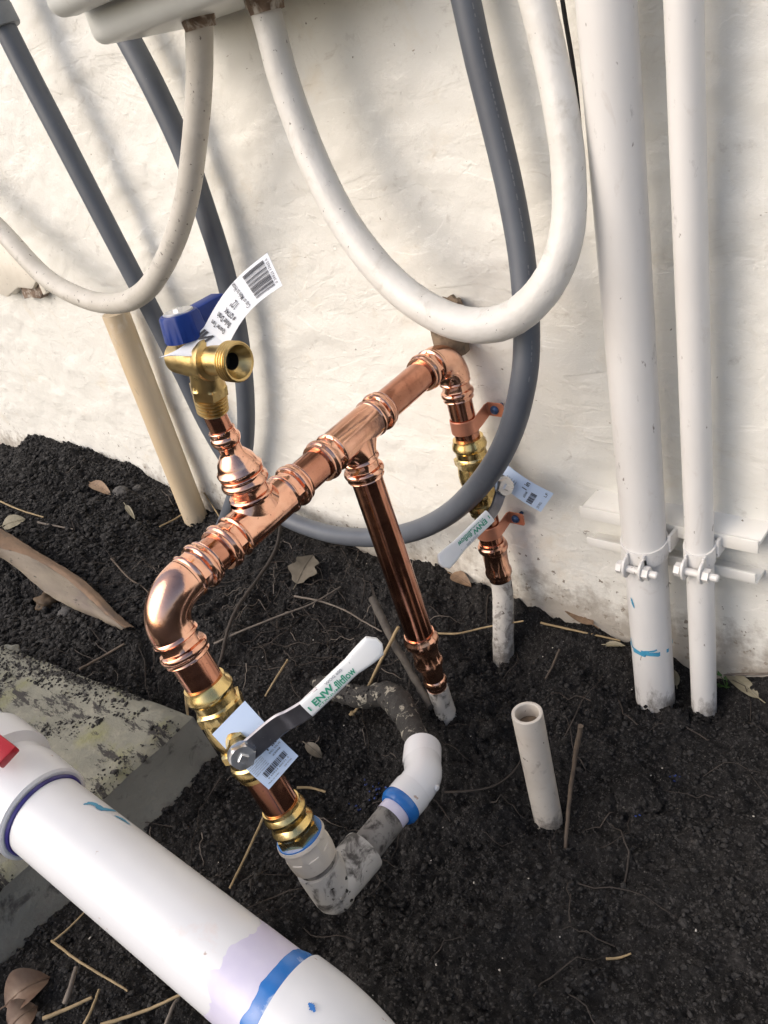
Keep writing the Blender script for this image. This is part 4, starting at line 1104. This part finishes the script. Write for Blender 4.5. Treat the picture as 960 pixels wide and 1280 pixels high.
st = thing('strut_channel', 'cream painted strut channel fixed to the wall behind the two white pipes', 'bracket', (-.27, -.01, .18))
xa, xb = -.350, -.1855
def bar(name, c, h, mat='paint_strut', bev=.0010): return MB().rbox(Vector(c), h, bev=bev, seg=2).build(name, MAT[mat], st)
xm, xh = (xa + xb) / 2, (xb - xa) / 2
bar('back_plate', (xm, .004, .1790), (xh - .002, .0025, .0190))
MB().prism([Vector((xa + .008, .006, .2135)), Vector((xb + .004, .006, .2135)), Vector((xb, -.0215, .2035)), Vector((xa, -.0215, .2035))], Z_, -.0045, .001).build('top_flange', MAT['paint_strut'], st)
bar('front_lip', (xm - .001, -.0225, .1980), (xh, .0015, .0065))
bar('bottom_flange', (xm, -.0085, .1592), (xh - .002, .0130, .0020))
bar('bottom_lip', (xm, -.0218, .1645), (xh - .003, .0018, .0050))
def clamp(x, y, r, label, bx_px):
    root = thing('pipe_clamp', label, 'pipe clamp', (x, y, .177), 'strut clamps on the white pipes')
    mb = MB()
    rings = []
    rr = r + .0018
    n = 40
    outer = []
    for i in range(n):
        a = 2 * math.pi * i / n
        d = Vector((math.cos(a), math.sin(a), 0))
        lift = .0035 * d.y                                  # dips a little at the front
        rings.append([Vector((x, y, .190 + lift)) + d * q[0] + Z_ * q[1] for q in ((r + .0002, -.0075), (rr, -.0075), (rr, .0075), (r + .0002, .0075))])
    vs = [p for rg in rings for p in rg]; fs = []
    for i in range(n):
        j = (i + 1) % n
        for k in range(4): fs.append((i * 4 + k, j * 4 + k, j * 4 + (k + 1) % 4, i * 4 + (k + 1) % 4))
    mb.add(vs, fs); mb.build('band', MAT['paint_white'], root)
    yb = y - r - .0065
    xc = x + .001
    for off in (-.0085, .0065):
        pol = []
        for i in range(18):
            a = 2 * math.pi * i / 18
            pol.append(Vector((xc + off, yb + .0085 * math.cos(a) + .001, .181 + .0105 * math.sin(a))))
        m2 = MB(); m2.prism(pol, X_, .0024, .0005)
        m2.rbox(Vector((xc + off + .0012, yb + .0075, .187)), (.0012, .0050, .0070), bev=.0005, seg=1)
        m2.build('ear', MAT['paint_white'], root)
    for sx in (-1, 1):
        MB().rbox(Vector((x + sx * (r + .0022), y + .013, .194)), (.0014, .010, .0085), bev=.0006, seg=1).build('side_leg', MAT['paint_white'], root)
    MB().lathe(Vector((xc - .0150, yb, .180)), X_, [(0, .0040), (0, .0062, 6), (.005, .0062, 6), (.0052, .0034), (.036, .0034), (.037, .0026)], 24).build('bolt', MAT['paint_white'], root)
    MB().lathe(Vector((xc + .0092, yb, .180)), X_, [(0, .0064, 6), (.0055, .0064, 6)], 24).build('nut', MAT['paint_white'], root)
clamp(-.2775, -.0425, .0190, 'painted strut clamp and bolt around the thick white pipe', None)
clamp(-.2312, -.0345, .0117, 'painted strut clamp and bolt around the thin white pipe', None)

# ------------------------------------------------------------------ old stub behind the top elbow, broken plaster at left
sp_ = at(566, 440, y=-.016)
o = MB().lathe(Vector((sp_.x, -.016, .352)), Z_, [(0, .015), (.0, .0168), (.02, .0172), (.036, .0170), (.047, .0172), (.050, .0162), (.051, .0130), (.045, .011), (.042, .004)], 30, True, True)
o.v = [(a + random.uniform(-1, 1) * .0007, b_ + random.uniform(-1, 1) * .0007, c_ + (random.uniform(-1, 1) * .0022 if c_ > .395 else 0)) for a, b_, c_ in o.v]
o = o.build('old_stub', MAT['old_brown'], None, origin=(sp_.x, -.016, .352))
tag(o, 'rotten brown pipe stub against the wall behind the upper copper elbow', 'pipe stub')

pb = thing('broken_bracket', 'broken cream plaster lump with a dark hollow below the left conduit', 'plaster lump', at(25, 345, y=0))
def wpoly(pxs, y): return [at(a, b_, y=y) for a, b_ in pxs]
m = MB(); m.prism(wpoly([(-40, 300), (2, 304), (16, 318), (30, 336), (46, 350), (40, 362), (22, 360), (8, 372), (-40, 350)], -.022), Y_, .026, .003); m.build('plaster', MAT['paint_cream'], pb)
m = MB(); m.prism(wpoly([(24, 357), (36, 350), (48, 352), (56, 362), (50, 374), (38, 372), (30, 374)], -.014), Y_, .016, .002); m.build('hollow_shade', MAT['rust'], pb)  # solid dark piece standing in for the shade inside the hollow
m = MB(); m.prism(wpoly([(44, 346), (50, 350), (58, 366), (54, 369)], -.020), Y_, .010, .001); m.build('shard', MAT['paint_cream'], pb)

# ------------------------------------------------------------------ debris on the soil
def stick(name, label, cat, pxs, r, mat, lift=0.0, knots=(), group=None, seg=8, sink=0.0):
    P = []
    for i, q in enumerate(pxs):
        h = hit(q[0], q[1]); l = q[2] if len(q) > 2 else lift
        toward = (CAM - h).normalized()
        P.append(tuple(h + toward * (l / max(.25, toward.z)) + Z_ * r * .7))
    if mat == 'straw': r *= .78
    C_ = catmull(P, 6)
    n = len(C_)
    rad = [r * (1.08 - .3 * i / n + random.uniform(-.07, .07)) for i in range(n)]
    for kf in knots:
        for i in range(n):
            rad[i] *= 1 + .9 * math.exp(-((i / n - kf) * n / 1.1) ** 2)
    C_ = [Vector(p) + Vector((random.uniform(-1, 1), random.uniform(-1, 1), 0)) * r * .15 for p in C_]
    o = MB().tube(C_, rad, seg, wob=.06).build(name, MAT[mat], None, origin=P[0], ang=70)
    return tag(o, label, cat, group)

stick('straw_stalk', 'knotted tan stalk leaning past the grip of the front lever valve', 'stalk', [(499, 786, .05), (474, 835, .035), (448, 885, .012), (438, 897, .004)], .0024, 'straw', knots=(.83,))
stick('straw_stalk', 'tan straw slanting beside the front pipe down toward the big white pipe', 'stalk', [(334, 1014, .012), (312, 1062, .012), (288, 1112, .008)], .0016, 'straw')
stick('straw_stalk', 'straight yellow straw lying on soil at the wall left of the thick pipe', 'stalk', [(676, 780, .004), (725, 791, .004), (776, 803, .004)], .0016, 'straw')
stick('twig', 'thin tan twig stretched from the copper drop to the wall stub', 'twig', [(540, 792, .012), (572, 793, .02), (610, 788, .02), (655, 780, .02)], .0015, 'straw')
stick('twig', 'upright dark stick planted beside the open white pipe', 'twig', [(726, 910, .10), (718, 960, .062), (711, 1010, .028), (707, 1062, -.004)], .0021, 'twig')
stick('straw_chip', 'small tan chip of straw on flat soil lower right', 'straw chip', [(758, 1201, .002), (774, 1198, .002), (789, 1193, .002)], .0013, 'straw')
stick('twig', 'pale twig at the left edge on the dark mound, the upper of two', 'twig', [(-12, 622, .006), (22, 637, .006), (55, 648, .004)], .0019, 'straw')
stick('twig', 'short grey twig on the mound, just below the pale one', 'twig', [(48, 654, .004), (72, 659, .004), (92, 663, .003)], .0015, 'twig_grey')
stick('root', 'long curved dark root climbing the bank behind the front copper pipe', 'root', [(352, 655, .004), (345, 690, .008), (322, 728, .01), (298, 760, .012), (285, 790, .012), (276, 830, .008), (262, 865, .004)], .0024, 'root')
stick('twig', 'long bent twig crossing the bank from elbow toward the copper drop', 'twig', [(268, 806, .008), (300, 791, .01), (350, 771, .012), (390, 756, .012), (426, 736, .008)], .0013, 'twig_grey')
stick('twig', 'thin arched twig below the grey leaf on the bank', 'twig', [(368, 746, .008), (400, 752, .012), (430, 764, .012), (455, 778, .006), (478, 792, .003)], .0012, 'twig_grey')
stick('straw_stalk', 'greenish straw behind the lever of the front valve', 'stalk', [(360, 826, .02), (345, 850, .015), (332, 872, .008)], .0016, 'straw')
stick('straw_stalk', 'yellow straw standing at the left side of the front brass valve', 'stalk', [(234, 868, .02), (235, 890, .015), (237, 916, .008)], .0022, 'straw')
stick('twig', 'fine forked root spreading from the white bend across the hole', 'root', [(556, 992, .006), (590, 989, .01), (618, 984, .01), (640, 968, .008), (655, 948, .004)], .0010, 'root')
stick('twig', 'weathered grey stake leaning beside the foot of the copper drop', 'stick', [(466, 752, .035), (490, 800, .035), (515, 845, .03), (540, 888, .012)], .0046, 'stake', seg=7)
stick('straw_stalk', 'long pale straw by the slab corner lower left, bent downward right', 'stalk', [(66, 1178, .008), (100, 1203, .012), (135, 1225, .010), (162, 1242, .006)], .0014, 'straw')
stick('straw_stalk', 'short pale straw by the slab rising to the big pipe', 'stalk', [(68, 1180, .008), (88, 1160, .01), (110, 1137, .01)], .0012, 'straw')
stick('straw_stalk', 'yellow straw at the bottom edge under the big white pipe', 'stalk', [(128, 1284, .006), (180, 1266, .01), (234, 1246, .01)], .0018, 'straw')
stick('straw_stalk', 'yellow straw among the brown leaves at the bottom left', 'stalk', [(56, 1276, .006), (86, 1262, .008), (117, 1250, .008)], .0020, 'straw')
stick('straw_stalk', 'upright short straw next to the brown leaves', 'stalk', [(106, 1284, .006), (116, 1262, .008), (125, 1238, .01)], .0016, 'straw')
stick('twig', 'grey twig between the brown leaves and the slab', 'twig', [(82, 1256, .006), (90, 1236, .008), (97, 1212, .008)], .0022, 'twig_grey')
stick('twig', 'thin twig touching the bottom edge left of the elbow', 'twig', [(208, 1284, .006), (218, 1262, .008), (226, 1246, .008)], .0014, 'twig_grey')
stick('straw_chip', 'split pale straw chip right of the front copper pipe in the hole', 'straw chip', [(372, 986, .012), (390, 988, .012), (408, 993, .010)], .0018, 'straw')
stick('twig', 'twig standing in soil beside the tan pipe foot', 'twig', [(200, 660, .004), (222, 648, .01), (232, 640, .012)], .0018, 'straw')
stick('twig', 'thin stem standing right of the tan pipe foot', 'twig', [(256, 618, .02), (266, 634, .016), (278, 652, .006)], .0016, 'straw')
stick('twig', 'dry twig on soil at the right edge by the olive leaf', 'twig', [(905, 846, .004), (935, 846, .005), (966, 844, .004)], .0013, 'twig_grey')
stick('twig', 'short dark twig upright between wall stub and thick pipe', 'twig', [(700, 815, .012), (690, 835, .008), (682, 850, .003)], .0013, 'twig')
stick('twig', 'bent twig on crumbly soil left of the front copper elbow', 'twig', [(140, 700, .004), (160, 722, .008), (180, 736, .008), (196, 752, .004)], .0012, 'twig')
stick('twig', 'dark twig lying on dirt above the broken slab', 'twig', [(100, 838, .004), (130, 822, .006), (156, 806, .004)], .0018, 'twig')

def leaf(label, px, tip, wdt, mat, curl=.004, name='dry_leaf', lobes=0.0, lift=.004, seed=0):
    """px: stalk end pixel, tip: tip pixel, both on the soil"""
    a = hit(*px) + Z_ * lift; b_ = hit(*tip) + Z_ * lift
    ax_ = b_ - a; L = ax_.length; ax_.normalize()
    nrm = (Z_ * .8 + (CAM - a).normalized() * .9).normalized()
    nrm = (nrm - ax_ * nrm.dot(ax_)).normalized(); sd_ = ax_.cross(nrm)
    rnd = random.Random(seed); n = 14
    rows = []
    for i in range(n + 1):
        t = i / n
        hw = wdt * .5 * math.sin(math.pi * (t ** .8)) ** .75 + .0003
        hw *= 1 + lobes * math.sin(t * 17 + seed)
        arch = curl * math.sin(math.pi * t)
        row = []
        for k in range(-3, 4):
            s_ = k / 3
            row.append(a + ax_ * (L * t) + sd_ * (hw * s_) + nrm * (arch + curl * .9 * abs(s_) ** 1.5 * math.sin(math.pi * t) + rnd.uniform(-1, 1) * .0005))
        rows.append(row)
    mb = MB(); mb.ring_strip(rows, False, False, closed=False)
    mb.ring_strip([[p - nrm * .0005 for p in r] for r in rows], False, False, closed=False)
    mb.tube([a - ax_ * L * .18] + [rows[i][3] + nrm * .0004 for i in range(0, n + 1, 2)], .0006, 5)
    o = mb.build(name, MAT[mat], None, origin=a, ang=70)
    return tag(o, label, 'leaf')
leaf('grey brown maple shaped leaf lying on the bank under the grey loop', (372, 734), (392, 697), .034, 'leaf_grey', lobes=.22, seed=2)
leaf('flat tan leaf lying on soil at the wall beside the thick pipe', (742, 786), (702, 756), .020, 'leaf_tan', seed=3)
leaf('long olive dry leaf at the right edge in front of the wall', (948, 876), (904, 843), .013, 'leaf_olive', curl=.003, seed=4)
leaf('rusty brown leaf half buried near the wall below the riser lever', (565, 722), (590, 738), .016, 'leaf_tan', seed=5)
leaf('large curled brown leaf at the lower left corner', (10, 1262), (66, 1226), .030, 'leaf_brown', curl=.010, seed=6)
leaf('broken red brown leaf at the very bottom left', (14, 1290), (50, 1262), .026, 'leaf_brown', curl=.006, seed=7)
leaf('small brown leaf on the dark mound near grey pebbles', (114, 606), (140, 622), .020, 'leaf_tan', curl=.004, seed=8)
leaf('little green leaf on the mound above the bark strip', (4, 660), (34, 653), .026, 'leaf_olive', curl=.003, seed=9)
leaf('brown leaf scrap beside the slab behind the big pipe', (196, 1008), (200, 982), .012, 'leaf_brown', curl=.003, seed=10)
leaf('thin pale leaf scrap on soil between the two white pipes', (846, 862), (842, 842), .008, 'leaf_olive', curl=.002, seed=11)
leaf('tiny straw coloured leaf on soil under the straight straw', (757, 810), (782, 812), .006, 'leaf_olive', curl=.002, seed=12)
leaf('dull leaf on soil inside the hole right of the printed tag', (384, 935), (404, 952), .012, 'leaf_grey', curl=.003, seed=13)
leaf('pale shard of leaf low on the mound right of the pebbles', (158, 634), (170, 652), .008, 'leaf_olive', curl=.002, seed=14)

# curved bark strip at the left
m = MB(); rows = []; rind = []
top_e = [(-45, 640), (0, 664), (31, 684), (78, 712), (109, 737), (137, 766), (158, 784)]
mid_e = [(-50, 676), (-4, 684), (34, 695), (74, 717), (104, 741), (132, 768), (156, 785)]
bot_e = [(-70, 676), (-16, 690), (14, 705), (56, 740), (84, 757), (118, 772), (152, 788)]
for k, (a, b_, c_) in enumerate(zip(top_e, mid_e, bot_e)):
    pa_ = hit(a[0], a[1] + 10) + Z_ * (.040 - .004 * k)
    q0 = at(*a, z=pa_.z); q1 = at(*b_, z=pa_.z - .003); q2 = at(*c_, z=pa_.z - .020 + .001 * k)
    tow = (CAM - q1).normalized()
    rows.append([q1, q1.lerp(q2, .3) + tow * .006, q1.lerp(q2, .65) + tow * .007, q2, q2 - tow * .006])
    rind.append([q0 + Y_ * .006 - Z_ * .006, q0, q0.lerp(q1, .5) + tow * .003, q1 + tow * .0006])
def sheet(rows, seed):
    n = len(rows[0]); C_ = [catmull([tuple(r[k]) for r in rows], 7) for k in range(n)]
    rr_ = random.Random(seed)
    return [[Vector(C_[k][i]) + Vector((rr_.uniform(-1, 1), rr_.uniform(-1, 1), rr_.uniform(-1, 1))) * .0006 for k in range(n)] for i in range(len(C_[0]))]
ra = sheet(rows, 1); rb_ = sheet(rind, 2)
bk = thing('bark_strip', 'curved strip of tan bark or palm sheath at the left edge', 'bark', ra[4][0])
def thick_sheet(rows, name, mat):
    mb = MB(); mb.ring_strip(rows, False, False, closed=False)
    mb.ring_strip([[p + Y_ * .003 - Z_ * .002 for p in r] for r in rows], False, False, closed=False)
    mb.build(name, MAT[mat], bk, ang=70)
thick_sheet(ra, 'inner_face', 'bark'); thick_sheet(rb_, 'outer_rind', 'bark_rind')

def rock(label, px, r, mat, name='stone', seed=0, cat='stone', flat=.7):
    c = hit(*px); rnd = np.random.default_rng(seed)
    bm = bmesh.new(); bmesh.ops.create_icosphere(bm, subdivisions=5 if cat == 'clod' else 4, radius=1.0)
    mb = MB()
    co_ = np.array([q.co[:] for q in bm.verts])
    n1 = fbm(co_[:, 0] * 1.6 + seed, co_[:, 1] * 1.6 + co_[:, 2] * 1.3, 4, seed) * .8
    am = 1.0 if cat == 'clod' else .25
    n2 = (fbm(co_[:, 0] * 7 + co_[:, 2] * 3, co_[:, 1] * 7 - co_[:, 2] * 5, 4, seed + 3, .65) * .34 + (.5 - worley(co_[:, 0] * 4 + co_[:, 2] * 2, co_[:, 1] * 4 - co_[:, 2] * 2.5, seed)) * .14) * am
    for q, k in zip(bm.verts, 1 + n1 + n2):
        q.co = Vector((q.co.x * k * 1.15, q.co.y * k, q.co.z * k * flat))
    bm.verts.index_update()
    mb.add([c + q.co * r for q in bm.verts], [[q.index for q in f_.verts] for f_ in bm.faces]); bm.free()
    return tag(mb.build(name, MAT[mat], None, origin=c, ang=50), label, cat)
rock('dark round clod of soil on the right below the thick pipe', (797, 995), .019, 'soil', 'soil_clod', 3, 'clod', .65)
rock('grey pebble on the mound, left of a fainter one', (151, 616), .012, 'stone', 'stone', 5)
rock('fainter grey pebble on the mound, beside the left one', (172, 611), .008, 'stone', 'stone', 6)
rock('brown stone in shade under the bark strip', (58, 752), .016, 'stone_brown', 'stone', 7)
rock('flat grey stone on dirt below the bark strip', (84, 764), .012, 'stone', 'stone', 8, flat=.5)
rock('grey pebble beside the slab next to a brown leaf scrap', (213, 997), .006, 'stone', 'stone', 9)
rock('small dark clod of soil right of the open white pipe', (870, 1012), .010, 'soil', 'soil_clod', 10, 'clod', .6)
rock('flat grey lump of slab rubble at the left edge beside the dirt', (8, 822), .020, 'slab_side', 'rubble', 12, 'rubble', .5)

def weed(label, px, n, seed):
    c = hit(*px); rnd = random.Random(seed)
    root = thing('weed', label, 'weed', c)
    s_ = MB(); l_ = MB()
    for i in range(n):
        a = rnd.uniform(0, 6.28); L = rnd.uniform(.007, .013)
        d = Vector((math.cos(a) * .8, math.sin(a) * .8, rnd.uniform(.5, 1))).normalized(); tip = c + d * L
        s_.tube([c, c + d * L * .5 + Z_ * .0015, tip], .0004, 5)
        u, v_, _ = basis(d); w_ = rnd.uniform(.0022, .004)
        up = Z_ * .5 + d
        up.normalize(); u2 = d.cross(Z_).normalized()
        l_.add([tip, tip + u2 * w_ + up * w_ * .8, tip + up * w_ * 2.2, tip - u2 * w_ + up * w_ * .8, tip + up * w_ - Z_ * .0006], [(0, 1, 4), (1, 2, 4), (2, 3, 4), (3, 0, 4)])
    s_.build('stem', MAT['leaf_green'], root); l_.build('foliage', MAT['leaf_green'], root)
weed('tiny green weed sprouting by the olive leaf near the thin pipe', (908, 862), 9, 3)
weed('tiny green sprout on soil between the two white pipes', (853, 812), 5, 5)

# ------------------------------------------------------------------ loose soil crumbs, rootlets and flecks
def blobs(name, pos, size, mat, seed, sub=1, squash=.75, smooth_noise=False):
    rg = np.random.default_rng(seed)
    bm = bmesh.new(); bmesh.ops.create_icosphere(bm, subdivisions=sub, radius=1.0)
    bv = np.array([q.co[:] for q in bm.verts]); bf = np.array([[q.index for q in f_.verts] for f_ in bm.faces]); bm.free()
    n = len(pos); k = len(bv)
    var = rg.uniform(.4, 1.45, (n, k, 1))
    if smooth_noise:
        off = rg.uniform(0, 90, (n, 1)); bx, by, bz = bv[None, :, 0], bv[None, :, 1], bv[None, :, 2]
        var = (1 + 1.0 * fbm(bx * 1.4 + off + bz * .7, by * 1.4 - bz * 1.1 + off, 3, seed) + .55 * fbm(bx * 5 + off - bz * 3, by * 5 + bz * 4, 3, seed + 4, .7))[..., None]
    V = bv[None] * var
    a = rg.uniform(0, 6.283, n); ca, sa = np.cos(a)[:, None], np.sin(a)[:, None]
    s3 = rg.uniform(.7, 1.3, (n, 1, 3)) * np.array([1, 1, squash])
    V = V * s3
    V = np.stack([V[..., 0] * ca - V[..., 1] * sa, V[..., 0] * sa + V[..., 1] * ca, V[..., 2]], -1)
    V = V * size[:, None, None] + pos[:, None, :]
    F = (bf[None] + (np.arange(n) * k)[:, None, None]).reshape(-1, 3)
    return tag(np_mesh(name, V.reshape(-1, 3), F, MAT[mat], smooth=False), kind='stuff')

def scatter(n, x0, x1, y0, y1, rg): return rg.uniform(x0, x1, n), rg.uniform(y0, y1, n)
cx, cy = scatter(110000, -1.75, -.03, -.60, -.004, RNG)
dens = np.clip(.5 + 1.7 * fbm(cx * 9, cy * 9, 4, 77) + .25 * (cx < -.45), .06, 1)
keep = RNG.uniform(0, 1, len(cx)) < dens
cx, cy = cx[keep], cy[keep]
sz = np.clip(RNG.lognormal(math.log(.00105), .5, len(cx)), .0004, .0032) * np.where(cx < -.9, 1.6, 1.0)
cz = ground_h(cx, cy) + sz * .35
blobs('soil_crumbs', np.column_stack([cx, cy, cz]), sz, 'crumb', 5)
feet = [(-.2775, -.0425, .019), (-.2312, -.0345, .0118), (-1.0585, -.033, .0195), (b_foot.x, b_foot.y, .0132), (base.x, base.y, .0145), (mp(.325).x, mp(.325).y, .0112)]
fp = []
for fx_, fy_, fr_ in feet:
    for i in range(190):
        a_ = RNG.uniform(0, 6.283); q_ = fr_ + abs(RNG.normal(0, .35)) * fr_
        X1, Y1 = fx_ + math.cos(a_) * q_, min(-.004, fy_ + math.sin(a_) * q_)
        fp.append((X1, Y1, gh(X1, Y1) + max(0, RNG.uniform(0, .006) - (q_ - fr_) * .35)))
fp = np.array(fp)
blobs('soil_collars', fp, np.clip(RNG.lognormal(math.log(.0016), .4, len(fp)), .0006, .0032), 'soil', 15)
blobs('caked_mud', MUD, np.clip(RNG.lognormal(math.log(.0013), .45, len(MUD)), .0005, .0032), 'crumb', 21)
kx, ky = RNG.uniform(-1.5, -.08, 170), RNG.uniform(-.50, -.03, 170)
ks = np.clip(RNG.lognormal(math.log(.0058), .40, 170), .003, .014)
blobs('soil_clods', np.column_stack([kx, ky, ground_h(kx, ky) + ks * .10]), ks, 'soil', 33, 4, .62, True)
# dirt lying on the slab
n = 14000
sx_ = RNG.uniform(.0, .7, n); sy_ = RNG.uniform(0, .55, n)
px_ = []; 
for s0, t0 in zip(sx_, sy_):
    px_.append(tuple(slab_top(s0, t0)))
px_ = np.array(px_)
m_ = fbm(px_[:, 0] * 7 + px_[:, 1] * 6, px_[:, 1] * 16 - px_[:, 0] * 14, 4, 91) + .30 * (sy_ < .05) + .30 * np.clip((sx_ - .25), 0, 1)
k_ = m_ > .14
s_ = np.clip(RNG.lognormal(math.log(.0010), .5, n), .0005, .0035)[k_]
pp = px_[k_]; pp[:, 2] += s_ * .3
blobs('slab_dirt', pp, s_, 'crumb', 8)
# pale flecks
n = 150
fx, fy = scatter(n, -1.5, -.06, -.56, -.01, RNG)
fz = ground_h(fx, fy) + .0012
blobs('pale_flecks', np.column_stack([fx, fy, fz]), RNG.uniform(.0005, .0013, n), 'fleck', 9, 1, .4)
bl_ = [hit(468 + random.gauss(0, 9), 988 + random.gauss(0, 9)) for _ in range(14)] + [hit(447 + random.gauss(0, 4), 1010 + random.gauss(0, 3)) for _ in range(7)] + [hit(797 + random.gauss(0, 3), 1016 + random.gauss(0, 4)) for _ in range(9)] + [hit(843 + random.gauss(0, 3), 974 + random.gauss(0, 3)) for _ in range(6)]
bl_ = np.array([tuple(p + Z_ * .0012) for p in bl_])
blobs('blue_glue_drips', bl_, RNG.uniform(.0006, .0016, len(bl_)), 'fleck_blue', 10, 1, .4)
# fine rootlets
mb = MB(); rr = random.Random(12)
def rootlet(x, y, L, r):
    a = rr.uniform(0, 6.28); pts = []
    for i in range(7):
        pts.append(Vector((x, y, gh(x, y) + .0015 + .006 * math.sin(i / 6 * 3.14) * rr.random())))
        a += rr.uniform(-.6, .6); x += math.cos(a) * L / 6; y = min(-.004, y + math.sin(a) * L / 6)
    mb.tube(pts, [r * (1 - .1 * i) for i in range(7)], 4, cap=False)
for i in range(150): rootlet(rr.uniform(-1.25, -.1), rr.uniform(-.5, -.02), rr.uniform(.03, .09), rr.uniform(.0004, .0009))
for i in range(70):
    h = hit(rr.gauss(330, 70), rr.gauss(770, 60)); rootlet(h.x, h.y, rr.uniform(.03, .11), rr.uniform(.0004, .001))
tag(mb.build('rootlets', MAT['root'], None, ang=90), kind='stuff')
mb = MB()
for i in range(60):
    h = hit(rr.gauss(330, 130), rr.gauss(800, 110)); rootlet(h.x, h.y, rr.uniform(.015, .05), rr.uniform(.0004, .0008))
tag(mb.build('dry_stems', MAT['twig_grey'], None, ang=90), kind='stuff')
